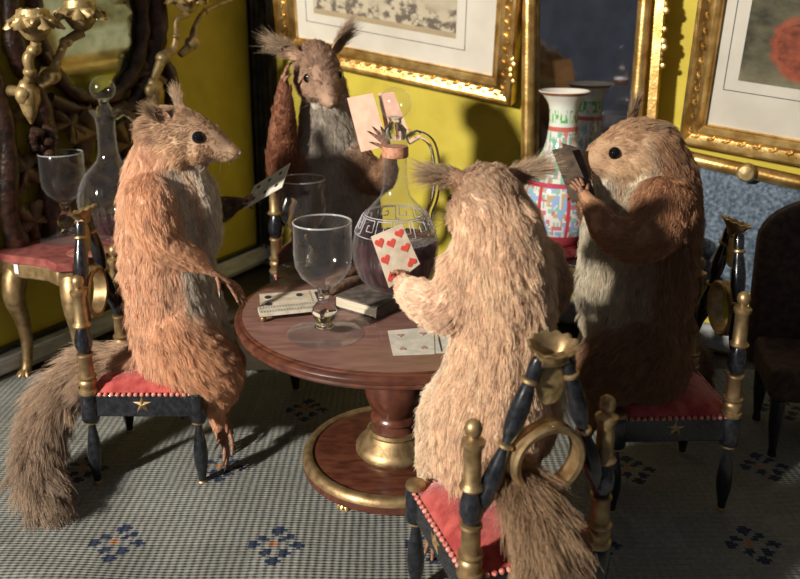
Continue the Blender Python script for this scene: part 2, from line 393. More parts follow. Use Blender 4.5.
    for th in (0, 1):
        for i in range(rings+1):
            t = i/rings; z = 16.75 + .95*t - .2*t**3; rr = .5 + .62*t**1.2
            for k in range(sg):
                a = 2*math.pi*k/sg; lob = 1 + .04*t*math.cos(12*a); zz = z + .05*t*math.cos(12*a) - .25*t*math.sin(a)*-1
                rq = rr*lob - th*.12
                vs.append((rq*math.cos(a)*1.0, -D-.6+rq*math.sin(a)*.75, zz+(.04 if th else 0)))
    B = (rings+1)*sg
    for th in (0, 1):
        for i in range(rings):
            for k in range(sg):
                f = (th*B+i*sg+k, th*B+i*sg+(k+1) % sg, th*B+(i+1)*sg+(k+1) % sg, th*B+(i+1)*sg+k); fs.append(f if not th else f[::-1])
    for k in range(sg): fs.append((rings*sg+k, rings*sg+(k+1) % sg, B+rings*sg+(k+1) % sg, B+rings*sg+k))
    fs.append(tuple(range(sg))[::-1]); fs.append(tuple(B+k for k in range(sg)))
    cr_.add(vs, fs)
    cr_.build('shell_crest', GOLD, r, local=True)
    lp = []
    for k in range(20):
        a = 2*math.pi*k/20; lp.append((.62*math.sin(a)*(1-.25*math.cos(a)), -D-.6, 15.7-1.05*math.cos(a)*-1))
    MB().prism(lp, (0, .18, 0)).build('crest_pendant', BRANCH, r, bevel=.05, local=True)
    MB().tube([(-.62, -D-.6, 16.8), (0, -D-.6, 16.72), (.62, -D-.6, 16.8)], .3, 12).build('crest_collar', GOLD, r, local=True)
    return r
def put(o, loc, rz, label, sc=1):
    o.location = Vector(loc)*U; o.rotation_euler = (0, 0, rz); o.scale = (sc,)*3
    return tag(o, label, 'chair', 'black and gilt turned chairs round the card table')
ch = make_chair()
put(ch, (4.95, 34.3, 0.15), math.radians(19), 'black and gold chair with its ring back towards us, front one at the table'); ch.scale = (1, 1, .955)
c2 = copy_tree(ch); put(c2, (-16.2, 49.6, .15), math.radians(-90), 'black and gold chair with red seat under the squirrel by the red console')
c3 = copy_tree(ch); put(c3, (16.2, 46.6, .15), math.radians(92), 'black and gold chair in deep shade under the squirrel before the vase')
c4 = copy_tree(ch); put(c4, (-5.94, 64.1, .12), math.radians(197), 'black and gold chair behind the table under the squirrel facing us', 1.17)

# ---------------------------------------------------------------- card table
TX, TY, TZ = -.32, 48.2, 11.7
tb = empty('card_table', (TX, TY, 0), label='round mahogany pedestal table with gilt-edged base, set with glasses and cards', cat='table')
MB().lathe([(0, 11.7), (9.55, 11.7), (9.68, 11.66), (9.72, 11.6), (9.8, 11.62), (9.95, 11.56), (10.05, 11.4), (10.02, 11.2), (9.86, 11.08), (9.9, 10.95), (9.78, 10.8), (9.3, 10.72), (0, 10.72)], (TX, TY, 0), 96).build('tabletop', [MAHOG, MTOP], tb)
tt = bpy.data.objects['tabletop']
for p in tt.data.polygons:
    if p.center.z > (11.69)*U and p.normal.z > .5: p.material_index = 1
MB().lathe([(2.3, 10.75), (2.4, 10.4), (1.9, 10.1), (1.2, 9.7), (1.05, 9.2), (1.3, 8.8), (1.45, 8.6), (1.3, 8.4), (1.35, 8.0), (1.75, 7.3), (1.98, 6.5), (1.95, 5.7), (1.7, 5.0), (1.45, 4.6), (1.4, 4.4), (1.6, 4.2), (1.62, 4.0), (1.4, 3.8), (1.42, 3.4), (1.6, 3.1), (1.6, 1.6)], (TX, TY, 0), 48).build('pedestal', MAHOG, tb)
MB().lathe([(1.5, 3.3), (1.7, 3.3), (1.85, 3.15), (1.8, 3.0), (2.0, 2.7), (2.4, 2.3), (2.62, 2.0), (2.62, 1.75), (2.5, 1.6), (1.5, 1.6)], (TX, TY, 0), 48).build('gilt_collar', GOLD, tb)
MB().lathe([(0, 1.6), (5.6, 1.6), (5.9, 1.5), (6.05, 1.2), (6.1, .8), (5.8, .62), (0, .62)], (TX, TY, 0), 80).build('base_disc', [MAHOG], tb)
MB().lathe([(5.45, 1.55), (5.5, 1.72), (5.7, 1.80), (5.95, 1.72), (6.12, 1.5), (6.16, 1.3), (6.02, 1.22), (5.6, 1.3)], (TX, TY, 0), 80, closed=True).build('gilt_edge', GOLD, tb)
for a in (-2.18, -.95, .6, 2.3):
    cx, cy = TX+5.1*math.cos(a), TY+5.1*math.sin(a); dx, dy = math.cos(a), math.sin(a); m_ = MB()
    m_.ball((cx, cy, .38), .36, (1, 1, .95), seg=12)
    for q in (-.55, 0, .55):
        ax, ay = math.cos(a+q), math.sin(a+q)
        m_.tube([(cx-.1*dx, cy-.1*dy, .62), (cx+.35*ax, cy+.35*ay, .52), (cx+.6*ax, cy+.6*ay, .28), (cx+.68*ax, cy+.68*ay, .05)], [.16, .16, .14, .05], 8)
    m_.build('claw_foot', GILT, tb)

# ---------------------------------------------------------------- glassware
def goblet(loc, label, sc=1.0, group='stemmed drinking glasses'):
    r = empty('wine_glass', loc, label=label, cat='glass', group=group); x, y, z = loc
    out = [(0, .02), (2.15, .02), (2.2, .08), (2.0, .16), (1.2, .30), (.62, .5), (.42, .75), (.5, .85), (.68, 1.1), (.74, 1.4), (.62, 1.75), (.40, 2.0), (.33, 2.2), (.33, 2.5), (.42, 2.85), (.8, 3.15), (1.3, 3.6), (1.6, 4.2), (1.68, 4.9), (1.66, 5.8), (1.66, 6.7), (1.62, 6.76)]
    inn = [(1.60, 6.74), (1.62, 6.7), (1.62, 5.8), (1.64, 4.9), (1.56, 4.2), (1.26, 3.62), (.8, 3.22), (0, 3.02)]
    MB().lathe([(a*sc, b*sc) for a, b in [(.3, .35)]+out[5:15]], (x, y, z), 48).build('stem', GLASS, r, angle=60)
    MB().lathe([(a*sc, b*sc) for a, b in [(0, .02), (2.15, .02), (2.22, .06), (2.1, .12), (1.2, .24), (.66, .42), (.5, .5), (0, .5)]], (x, y, z), 48).build('foot', THIN, r, angle=60)
    MB().lathe([(a*sc, b*sc) for a, b in [(0, 2.5)]+out[13:]+inn], (x, y, z), 48).build('bowl', THIN, r, angle=60)
    MB().tube([(x+1.64*sc*math.cos(a), y+1.64*sc*math.sin(a), z+6.76*sc) for a in [2*math.pi*k/64 for k in range(64)]], .055, 8, closed=True).build('rim', RIMG, r)
    return r
goblet((-4.37, 43.7, TZ), 'empty stemmed glass near the front edge of the card table')
goblet((-6.9, 55.2, TZ), 'empty stemmed glass at the far side of the card table', 1.0)
CZ = 11.0
goblet((-28.3, 66.2, CZ), 'empty stemmed glass on the red topped console', 1.08)

def decanter(loc, label, fill, key, hd):
    x, y, z = loc
    r = empty('decanter', loc, label=label, cat='decanter')
    prof = [(0, .05), (1.35, .05), (1.5, .15), (1.45, .3), (1.75, .6), (2.35, 1.4), (2.72, 2.5), (2.78, 3.5), (2.6, 4.5), (2.1, 5.5), (1.5, 6.15), (1.0, 6.7), (.82, 7.3), (.76, 8.2), (.74, 9.5), (.78, 10.0), (.85, 10.3), (1.15, 10.7), (1.2, 10.85), (1.08, 10.95)]
    inn = [(1.0, 10.92), (.78, 10.3), (.69, 9.5), (.70, 8.2), (.76, 7.3), (.94, 6.7), (1.44, 6.12), (2.04, 5.46), (2.53, 4.47), (2.70, 3.5), (2.64, 2.5), (2.27, 1.45), (1.66, .65), (0, .4)]
    flu = (lambda a, zz, rr: .05*math.cos(26*a)*max(0, min(1, (4.2-zz)/.8)) if .6 < zz < 4.2 and rr > 1.6 else 0)
    MB().lathe(prof+inn, loc, 156, mod=flu).build('bottle_body', THIN, r, angle=60)
    # liquid slightly smaller than the inside
    lv = fill
    lp = [(0, .46)] + [(rr-.02, zz) for rr, zz in inn[::-1][1:] if zz < lv]
    top_r = 2.4
    for (r1, z1), (r2, z2) in zip(inn[::-1], inn[::-1][1:]):
        if z1 <= lv <= z2: top_r = r1+(r2-r1)*(lv-z1)/(z2-z1)-.02
    MB().lathe(lp+[(top_r, lv), (0, lv)], loc, 64).build('wine', WINE, r, angle=60)
    st = MB().lathe([(0, 10.4), (.62, 10.4), (.72, 11.0), (.42, 11.35), (.38, 11.6), (.5, 11.8)], loc, 32)
    st.build('stopper_neck', GLASS, r, angle=60)
    MB().ball((x, y, z+12.65), 1.02, seg=32).build('stopper_ball', THIN, r, angle=80)
    if key: MB().lathe([(.79, 9.25), (.84, 9.3), (.84, 9.85), (.8, 9.95)], loc, 32).build('cork_band', noisy(mat('cork_orange', (.5, .2, .1), .6), (.36, .14, .07), (.58, .28, .17), 4), r)
    hx, hy = hd
    pts = cr([(x+.8*hx, y+.8*hy, z+10.3), (x+1.6*hx, y+1.6*hy, z+10.6), (x+2.45*hx, y+2.45*hy, z+9.9), (x+2.75*hx, y+2.75*hy, z+8.2), (x+2.65*hx, y+2.65*hy, z+6.6), (x+2.3*hx, y+2.3*hy, z+5.6), (x+2.25*hx, y+2.25*hy, z+5.1)], 6)
    MB().tube(pts, [.34]*6+[.27]*(len(pts)-6), 12).build('handle', GLASS, r, angle=80)
    if key:   # engraved greek key band round the shoulder
        m_ = MB(); nrep = 12
        unit = [(0, 0), (0, 1), (.8, 1), (.8, .3), (.4, .3), (.4, .65), (.55, .65)]
        def sp(u, v):
            zz = 4.55 + v*.95; r_ = 0
            for (r1, z1), (r2, z2) in zip(prof, prof[1:]):
                if z1 <= zz <= z2: r_ = r1+(r2-r1)*(zz-z1)/(z2-z1)
            a = 2*math.pi*u/nrep; return (x+(r_+.01)*math.cos(a), y+(r_+.01)*math.sin(a), z+zz)
        for k in range(nrep):
            P = unit+[]
            for (a, b) in zip(P, P[1:]): m_.tube([sp(k+a[0]+(b[0]-a[0])*t/3, a[1]+(b[1]-a[1])*t/3) for t in range(4)], .033, 6)
            m_.tube([sp(k+.8+.0, 0), sp(k+.9, 0), sp(k+1, 0)], .033, 6)
        for v in (-.12, 1.12): m_.tube([sp(nrep*t/80, v) for t in range(80)], .03, 6, closed=True)
        m_.build('greek_key_band', GLASSE, r)
    return r
decanter((-.3, 50.2, TZ), 'round glass claret decanter with dark wine and ball stopper on the card table', 3.9, True, (.97, .25))
decanter((-24.3, 66.2, CZ), 'glass claret decanter with ball stopper on the red topped console', 1.6, False, (.9, .3))

# ---------------------------------------------------------------- things lying on the table
def quad_card(name, corners, thick, mats, label, cat, marks=None, group=None):
    """corners tl,tr,br,bl in cm; marks: list of (polygon points in uv, slot)"""
    tl, tr, br, bl = [Vector(c) for c in corners]; nn = (tr-tl).cross(bl-tl).normalized()
    if nn.y > 0 and abs(nn.z) < .8: nn = -nn
    if abs(nn.z) >= .8 and nn.z < 0: nn = -nn
    mb = MB().prism([tl, tr, br, bl], -nn*thick)
    def uv(u, v): return tl*(1-u)*(1-v)+tr*u*(1-v)+br*u*v+bl*(1-u)*v
    for poly, slot in (marks or []): mb.prism([uv(*p)+nn*.03 for p in poly], -nn*.05, slot)
    o = mb.build(name, mats, None, smooth=False)
    return tag(o, label, cat, group)
def heart(cx, cy, w_, h_, inv=False):
    pts = []
    for k in range(22):
        t = 2*math.pi*k/22
        x = .5*math.sin(t)**3; y = -(13*math.cos(t)-5*math.cos(2*t)-2*math.cos(3*t)-math.cos(4*t))/30
        pts.append((cx+x*w_, cy+(-y if inv else y)*h_))
    return pts
def oval(cx, cy, w_, h_, n=12): return [(cx+w_/2*math.cos(2*math.pi*k/n), cy+h_/2*math.sin(2*math.pi*k/n)) for k in range(n)]
Z = TZ+.015
mk = [(oval(.16, .3, .13, .22), 1), (oval(.78, .3, .13, .22), 1), (oval(.16, .78, .13, .22), 1)]
quad_card('playing_card', [(-9.3, 50.3, Z+.03), (-6.1, 51.0, Z+.03), (-5.5, 48.5, Z+.03), (-8.8, 47.7, Z+.03)], .03, [PAPER, INK], 'faded playing card lying behind the pegging board on the table', 'playing card', mk)
quad_card('playing_card', [(-6.5, 51.1, Z), (-5.3, 51.3, Z), (-4.7, 48.9, Z), (-5.9, 48.6, Z)], .015, [PAPER, INK], 'brown edge of a card poking out beneath the faded card on the table', 'playing card', [([(.55, .2), (.85, .2), (.85, .8), (.55, .8)], 1)])
quad_card('playing_card', [(-.72, 44.1, Z+.03), (2.0, 44.7, Z+.03), (1.9, 40.9, Z+.03), (-.38, 40.7, Z+.03)], .03, [PAPERW, mat('faded_red', (.42, .25, .2), .8)], 'pale playing card lying near the front squirrel on the table', 'playing card', [(heart(.25, .25, .16, .14), 1), (heart(.75, .25, .16, .14), 1), (heart(.25, .78, .16, .14, True), 1), (heart(.75, .78, .16, .14, True), 1)])
quad_card('playing_card', [(1.2, 44.75, Z), (2.95, 44.9, Z), (2.9, 41.1, Z), (1.6, 41.0, Z)], .015, [PAPERW, INK], 'card mostly covered by the pale card, dark lines along its edge', 'playing card', [([(.52, .05), (.56, .05), (.56, .95), (.52, .95)], 1), ([(.9, .05), (.93, .05), (.93, .95), (.9, .95)], 1)])
# pegging board of bone on ball feet
bx0 = Vector((-6.7, 46.45, 0)); dirx = Vector((.96, .28, 0)).normalized(); diry = Vector((-.28, .96, 0)).normalized()
cb = empty('cribbage_board', (bx0.x, bx0.y, TZ), label='small bone pegging board with rows of holes on ball feet', cat='cribbage board')
BONE = noisy(mat('bone', (.58, .53, .42), .5), (.48, .43, .33), (.68, .63, .52), 2); HOLE = mat('peg_hole', (.08, .06, .05), .8)
m_ = MB().box((bx0.x, bx0.y, TZ+.5), (3.9, 1.15, .22), (dirx, diry, ZUP))
for i in range(22):
    for j in (-.42, -.26, .26, .42):
        p = bx0 + dirx*(-1.8+i*.171) + diry*j; m_.lathe([(0, 0), (.045, 0), (.045, .012), (0, .012)], (p.x, p.y, TZ+.605), 6, mi=1)
m_.build('board', [BONE, HOLE], cb, smooth=False)
for i in (-1, 1):
    for j in (-1, 1):
        p = bx0+dirx*i*1.75+diry*j*.42; MB().ball((p.x, p.y, TZ+.2), .19, seg=10).build('ball_foot', GOLD, cb)
# box of cards
bc = Vector((-1.95, 48.0, 0)); bd = (Vector((1.0, -.78, 0)).normalized(), Vector((.78, 1.0, 0)).normalized(), ZUP)
pk = empty('card_box', (bc.x, bc.y, TZ), label='small dark covered book-like box with pale page edges beside the decanter', cat='box')
COVER = noisy(mat('worn_cover', (.18, .14, .11), .85), (.05, .04, .035), (.15, .12, .10), 1.6, 5)
MB().box((bc.x, bc.y, TZ+.40), (3.3, 2.55, .62), bd).build('page_block', noisy(mat('page_edges', (.66, .6, .46), .8), (.38, .33, .24), (.56, .50, .38), 3, stretch=(.3, .3, 12)), pk, smooth=False)
MB().box((bc.x, bc.y, TZ+.765), (3.45, 2.7, .1), bd).build('cover', COVER, pk, bevel=.03, smooth=False)
MB().box((bc.x, bc.y, TZ+.05), (3.45, 2.7, .08), bd).build('cover', COVER, pk, bevel=.03, smooth=False)
pe = bc + bd[0]*1.7
MB().box((pe.x, pe.y, TZ+.40), (.08, 2.7, .64), bd).build('spine', COVER, pk, bevel=.03, smooth=False)
CIG = noisy(mat('cigar_leaf', (.15, .08, .05), .8), (.09, .05, .03), (.23, .14, .09), 2.5, 5, .04, 5)
for a, b, l in (((-4.75, 49.9), (-2.55, 52.2), 'fat brown cigar lying against the decanter, nearer of two'), ((-4.9, 51.4), (-3.0, 53.6), 'brown cigar lying behind the other one by the decanter')):
    a = Vector((*a, TZ+.42)); b = Vector((*b, TZ+.42))
    tag(MB().tube([a+(b-a)*t for t in (0, .06, .3, .6, .85, .97, 1)], [.2, .36, .42, .42, .38, .28, .12], 14).build('cigar', CIG), l, 'cigar', 'cigars on the table')

# ---------------------------------------------------------------- pictures on the back wall
def painted_grid(name, P, nx, ny, fn, parent, m=None):
    """flat grid with a colour per face; P(u,v)->point, fn(u,v)->colour"""
    mb = MB(); vs = [P(i/nx, j/ny) for j in range(ny+1) for i in range(nx+1)]; fs = []; cs = []
    for j in range(ny):
        for i in range(nx): fs.append((j*(nx+1)+i, j*(nx+1)+i+1, (j+1)*(nx+1)+i+1, (j+1)*(nx+1)+i)); cs.append(fn((i+.5)/nx, (j+.5)/ny))
    mb.v = [tuple(v) for v in vs]; mb.f = fs; mb.m = [0]*len(fs); mb.c = cs
    return mb.build(name, m or VCOL, parent, cols=True)
def vnoise(seed, n=64):
    g = np.random.RandomState(seed).rand(n, n)
    def f(x, y):
        x %= n-1; y %= n-1; i, j = int(x), int(y); a, b = x-i, y-j; a = a*a*(3-2*a); b = b*b*(3-2*b)
        return g[i, j]*(1-a)*(1-b)+g[i+1, j]*a*(1-b)+g[i, j+1]*(1-a)*b+g[i+1, j+1]*a*b
    return f
n1, n2, n3 = vnoise(1), vnoise(2), vnoise(5)
def fbm(f, x, y): return .5*f(x, y)+.3*f(2.1*x+7, 2.1*y+3)+.2*f(4.3*x+1, 4.3*y+9)
def picture(s, z, wd, hg, roll, bar, label, cat, scene_fn, mount, pw, ph, pdx, pdz, orn, lean=0.24):
    """s,z = bottom left outer corner on the back wall"""
    c, sn = math.cos(roll), math.sin(roll)
    X = (UB*c + ZUP*sn).normalized(); Y = (-UB*sn + ZUP*c).normalized()
    Y = (Y*math.cos(lean)+NB*math.sin(lean)).normalized(); FN = X.cross(Y).normalized()
    if FN.dot(NB) < 0: FN = -FN
    o = back(s, z, .35)
    r = empty('framed_picture', o + X*wd/2, label=label, cat=cat)
    def P(x, y, n=0): return o + X*x + Y*y + FN*n
    # mitred frame: profile (inset, height)
    prof = [(0, 0), (0, 1.3), (.12, 1.55), (.35, 1.6), (.5, 1.35), (bar*.5, 1.0), (bar*.62, 1.15), (bar*.72, 1.2), (bar*.8, .95), (bar*.92, .7), (bar, .75), (bar, 0)]
    fr = MB(); vs = []; fs = []; m_ = len(prof)
    for (ii, hh) in prof: vs += [P(ii, ii, hh), P(wd-ii, ii, hh), P(wd-ii, hg-ii, hh), P(ii, hg-ii, hh)]
    for q in range(m_):
        q2 = (q+1) % m_
        for k in range(4): fs.append((q*4+k, q*4+(k+1) % 4, q2*4+(k+1) % 4, q2*4+k))
    fr.add(vs, fs); fr.build('frame', GILT, r, angle=25)
    # running leaf ornament in the hollow
    om = MB(); i0 = orn; 
    sides = [((i0, i0), (wd-i0, i0), (0, 1)), ((wd-i0, i0), (wd-i0, hg-i0), (-1, 0)), ((i0, hg-i0), (i0, i0), (1, 0)), ((wd-i0, hg-i0), (i0, hg-i0), (0, -1))]
    for a, b, inn_ in sides:
        L = math.hypot(b[0]-a[0], b[1]-a[1]); n = int(L/.62); dx, dy = (b[0]-a[0])/L, (b[1]-a[1])/L
        for k in range(n+1):
            t = L*k/n; px, py = a[0]+dx*t, a[1]+dy*t
            wig = .16*(1 if k % 2 else -1); px += inn_[0]*wig; py += inn_[1]*wig
            ang = math.atan2(dy, dx) + (.6 if k % 2 else -.6)
            ax_ = (X*math.cos(ang)+Y*math.sin(ang), -X*math.sin(ang)+Y*math.cos(ang), FN)
            om.ball(P(px, py, 1.12), .30, (1.15, .45, .6), ax_, 8)
            om.ball(P(px+dx*.38-inn_[0]*wig*1.6, py+dy*.38-inn_[1]*wig*1.6, 1.1), .15, seg=6)
    om.build('leaf_ornament', GILT, r)
    MB().box(P(wd/2, hg/2, .35), (wd-2*bar+.3, hg-2*bar+.3, .2), (X, Y, FN)).build('mount', MAT_B, r, smooth=False)
    # fine ruled line and print
    lx0, ly0, lx1, ly1 = pdx-1.0, pdz-1.0, pdx+pw+1.0, pdz+ph+1.0
    ln = MB()
    for a, b in (((lx0, ly0), (lx1, ly0)), ((lx0, ly1), (lx1, ly1)), ((lx0, ly0), (lx0, ly1)), ((lx1, ly0), (lx1, ly1))):
        ln.box(P((a[0]+b[0])/2, (a[1]+b[1])/2, .46), (abs(b[0]-a[0])+.06, abs(b[1]-a[1])+.06, .02), (X, Y, FN))
    ln.build('ruled_line', INK, r, smooth=False)
    painted_grid('print', lambda u, v: P(pdx+u*pw, pdz+v*ph, .48), 110, 80, scene_fn, r)
    return r
def crowd(u, v):       # sepia print: standing figures on pale ground
    if v < .10: k = .75+.3*fbm(n1, u*14, v*14); return (.42*k, .33*k, .20*k)
    b = fbm(n1, u*26, v*9+3); fig = max(0, min(1, (b-.42)*6)); top = max(0, min(1, (v-.42)*4 - (n2(u*16, 2)-.5)*2))
    bg = (.50, .43, .31); dk = (.13, .105, .08); k = fig*(1-top) + .35*top*fbm(n2, u*10, v*10)
    return tuple(bg[i]*(1-k)+dk[i]*k for i in range(3))
picture(5.0, 25.1, 27.8, 14, math.radians(-8), 2.35, 'gilt framed sepia print of a crowd in a wide pale mount, at the back', 'picture', crowd, None, 16.7, 5.5, 4.6, 5.3, .95)
def animal(u, v):      # dark sketchy ground with a red-brown shape
    k = fbm(n1, u*12, v*12)*1.1; c = np.array((.075, .07, .042))*(.2+k*1.5) + np.array((.16, .14, .09))*max(0, .22-v)*3
    d = math.hypot((u-.36+.10*(fbm(n2, v*9, 3)-.5))/.24, (v-.36+.14*(fbm(n1, u*9, 5)-.5))/.36); ring = max(0, 1-abs(d-.76)*(4+3*fbm(n1, u*20, v*20)))*(1 if u > .08 else 0)
    ring *= max(0, min(1, 1.3*(.62-(u-.36)*1.6-(v-.40)*.9)))
    red = np.array((.34, .065, .03))*(.6+.8*fbm(n2, u*30, v*30)); c = c*(1-ring)+red*ring
    if d < .68: c = np.array((.24, .06, .03))*(.25+1.2*fbm(n1, u*24, v*24))
    return tuple(c)
picture(48.1, 19.1, 20, 18, math.radians(-6.5), 1.9, 'gilt framed picture with a red-brown animal in a cream mount, above the marbled panel', 'picture', animal, None, 12, 9, 3.8, 6.3, .7, .36)

# ---------------------------------------------------------------- pier mirror over the console
MIR = noisy(mat('dim_mirror', (.34, .36, .42), .05, 1), (.30, .31, .34), (.40, .41, .45), .5, 3)
mr_ = empty('pier_mirror', back(39.6, 9.2, 1), label='tall gilt framed mirror standing on the dark console behind the vase', cat='mirror')
rl = math.radians(-3)
for s0, nm in ((35.1, 'frame_side'), (44.5, 'frame_side')):
    m_ = MB().tube([back(s0-(z-9.2)*(.03 if s0 < 40 else -.01), z, 3.0) for z in (9.2, 20, 30, 40)], .62, 16)
    m_.build(nm, GILT, mr_)
MB().box(back(45.9, 24.5, 2.6), (.7, 1.0, 30), (UB, NB, ZUP)).build('frame_edge', GILT, mr_, smooth=False)
MB().box(back(39.4, 9.6, 2.8), (11.5, 1.1, .9), (UB, NB, ZUP)).build('frame_bottom', GILT, mr_, smooth=False)
MB().box(back(39.4, 39.6, 2.8), (12.5, 1.1, .9), (UB, NB, ZUP)).build('frame_top', GILT, mr_, smooth=False)
MB().box(back(39.4, 24.6, 2.3), (10.8, .2, 29.6), (UB, NB, ZUP)).build('mirror_glass', MIR, mr_, smooth=False)
for s0, z0, sd in ((32.9, 28.2, 1), (32.9, 24.6, 1), (46.2, 29.5, -1), (46.3, 26.5, -1)):
    m_ = MB()
    for q in range(5): m_.ball(back(s0+.18*math.sin(q*1.9), z0+.8-q*.5, 2.8), .38-.03*q, (1, .6, 1), (UB, NB, ZUP), 8)
    m_.build('scroll_ornament', GILT, mr_)

# console under the mirror
DARKW = noisy(mat('dark_console_wood', (.03, .02, .015), .35), (.018, .012, .01), (.05, .03, .02), 1)
cs = empty('console_table', back(41.5, 0, 4.5), label='dark side table with gilt banding under the vase and mirror', cat='console table')
MB().box(back(42, 8.45, 5.4), (18, 8.0, .7), (UB, NB, ZUP)).build('top', DARKW, cs, bevel=.08)
MB().box(back(42, 8.35, 9.55), (18, .3, .35), (UB, NB, ZUP)).build('gilt_band', GOLD, cs)
ap = MB().box(back(42, 7.3, 9.0), (17.4, .4, 1.6), (UB, NB, ZUP)).build('apron', GOLD, cs)
m_ = MB()
for k in range(11): m_.ball(back(34.2+k*1.55, 7.35, 9.25), .55, (1, .3, .6), (UB, NB, ZUP), 10)
m_.build('jewel_row', BLACK, ap)
for s0 in (34, 50):
    for f in (2.2, 8.4):
        MB().lathe([(.25, 0), (.35, .3), (.3, 1), (.5, 3), (.45, 5), (.3, 6), (.5, 6.5), (.5, 8.2)], back(s0, 0, f), 16).build('leg', DARKW, cs)

# famille rose vase: painted lathe
def vase(loc, label):
    r = empty('vase', loc, label=label, cat='vase'); x, y, z = loc
    prof = cr([(1.75, .9), (2.2, 1.3), (3.0, 2.6), (3.35, 4.2), (3.15, 5.8), (2.3, 7.4), (1.55, 8.8), (1.25, 10.2), (1.18, 11.2), (1.3, 12.2), (1.75, 12.9), (2.2, 13.3)], 9)
    prof = [(p[0], p[1]) for p in prof]; inner_ = [(2.15, 13.36), (1.65, 13.0), (1.15, 12.3), (1.0, 11.0), (.9, 9)]
    prof = [(a, .9+(b-.9)*1.08) for a, b in prof]; inner_ = [(a, .9+(b-.9)*1.08) for a, b in inner_]
    allp = [(0, .9)]+prof+inner_+[(0, 8.9)]; seg = 132; mb = MB().lathe(allp, loc, seg); f1, f2 = vnoise(11), vnoise(12)
    cols = []
    for i in range(len(allp)-1):
        zc = .9+((allp[i][1]+allp[i+1][1])/2-.9)/1.08; inn_ = i >= len(prof)
        for k in range(seg):
            a = 2*math.pi*k/seg; u = a*3; k1 = f1(u*3+2, zc*2.2); k2 = f2(u*3.5+9, zc*2.6+4)
            if inn_: c = (.72, .68, .60)
            elif zc > 13.05: c = (.36, .14, .08)
            elif zc > 12.2: c = (.70, .68, .60)
            elif zc > 10.6: c = (.12, .42, .12) if k1 > .52 and abs(zc-11.4) < .5 else (.66, .70, .62)
            elif 10.25 < zc: c = (.50, .13, .10)
            elif zc > 6.3: c = (.20, .44, .32) if k1 > .60 else ((.60, .20, .18) if k2 > .70 else ((.25, .30, .50) if k2 < .22 else (.66, .68, .62)))
            elif 5.95 < zc: c = (.45, .06, .10)
            elif zc > 1.9:
                pn = (int((a/(2*math.pi))*8) % 2)
                c = (.66, .65, .62)
                if (a/(2*math.pi)*8) % 1 < .10: c = (.50, .06, .08)
                elif k1 > .66: c = (.28, .40, .64)
                elif k1 < .28: c = (.54, .16, .22)
                elif k2 > .66: c = (.26, .48, .38)
                elif k2 < .26: c = (.48, .36, .18)
            else: c = (.40, .05, .07)
            cols.append(c)
    mb.c = cols + [(.6, .6, .6)]*2
    mb.build('vase_body', VPORC, r, cols=True)
    MB().lathe([(0, 0), (2.3, 0), (2.5, .15), (2.4, .5), (2.15, .75), (2.15, .95), (0, .95)], loc, 40).build('red_stand', noisy(mat('red_lacquer', (.2, .02, .03), .25), (.13, .012, .018), (.26, .03, .04), 2), r)
    return r
vp = back(39.2, 8.82, 6.3)
vase(tuple(vp), 'flared porcelain vase painted in pink and green before the mirror')
# small dish on the console's far end
dp = back(48.6, 8.82, 5.2)
ds = empty('porcelain_dish', dp, label='small porcelain dish with a gilt rim in shade beyond the shaded squirrel', cat='dish')
MB().lathe([(0, 0), (.9, 0), (.9, .3), (1.4, 1.2), (1.75, 2.4), (1.65, 2.4), (1.3, 1.3), (0, .5)], dp, 32).build('bowl', noisy(mat('dish_glaze', (.6, .56, .5), .2), (.55, .10, .09), (.66, .62, .54), 1.3, lo=.48, hi=.52), ds)
MB().lathe([(1.6, 2.35), (1.8, 2.35), (1.8, 2.6), (1.6, 2.6)], dp, 32, closed=True).build('gilt_rim', GOLD, ds)

# marbled panel with its gilt rail
MARB = mat('blue_marbling', (.12, .17, .23), .35)
noisy(MARB, (.04, .065, .10), (.17, .22, .28), 3.2, 10, .05, 3, lo=.38, hi=.70)
rl = math.radians(-8); X = (UB*math.cos(rl)+ZUP*math.sin(rl)).normalized(); Y = (-UB*math.sin(rl)+ZUP*math.cos(rl)).normalized()
o = back(47.5, 17.6, 0)
mp_ = empty('marbled_panel', back(55, 0, 1), label='blue marbled panel with a gilt top rail and round knob under the right picture', cat='panel')
MB().prism([back(47.8, 6.0, .2), back(63, 6.0, .2), back(63, 15.2, .2), back(47.8, 17.4, .2)], NB*.8).build('marbled_sheet', MARB, mp_, smooth=False)
MB().tube([o+X*t+NB*1.3 for t in (0, 3, 8, 12, 16)], .62, 16).build('gilt_rail', GILT, mp_)
kp = o+X*6.35+NB*2.0; MB().lathe([(.0, -.6), (.75, -.5), (.82, .1), (.6, .5), (.25, .62), (0, .64)], kp, 20, NB).build('knob', BRANCH, mp_)

# dark padded armchair in the shade at the right
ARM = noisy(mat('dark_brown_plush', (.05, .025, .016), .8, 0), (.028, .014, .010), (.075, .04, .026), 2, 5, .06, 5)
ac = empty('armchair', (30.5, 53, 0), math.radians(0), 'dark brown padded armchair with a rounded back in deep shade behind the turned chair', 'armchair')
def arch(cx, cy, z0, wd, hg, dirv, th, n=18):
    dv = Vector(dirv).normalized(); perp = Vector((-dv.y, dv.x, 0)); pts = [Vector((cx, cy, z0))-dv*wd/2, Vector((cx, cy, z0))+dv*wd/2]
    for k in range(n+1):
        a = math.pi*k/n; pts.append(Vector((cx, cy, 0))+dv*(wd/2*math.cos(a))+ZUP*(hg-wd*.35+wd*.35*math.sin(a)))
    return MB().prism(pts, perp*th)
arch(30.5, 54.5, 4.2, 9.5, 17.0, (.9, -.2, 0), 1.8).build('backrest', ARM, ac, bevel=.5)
MB().box((29.8, 51.3, 5.6), (9, 6.4, 2.4), (Vector((.976, -.217, 0)), Vector((.217, .976, 0)), ZUP)).build('padded_seat', ARM, ac, bevel=.5)
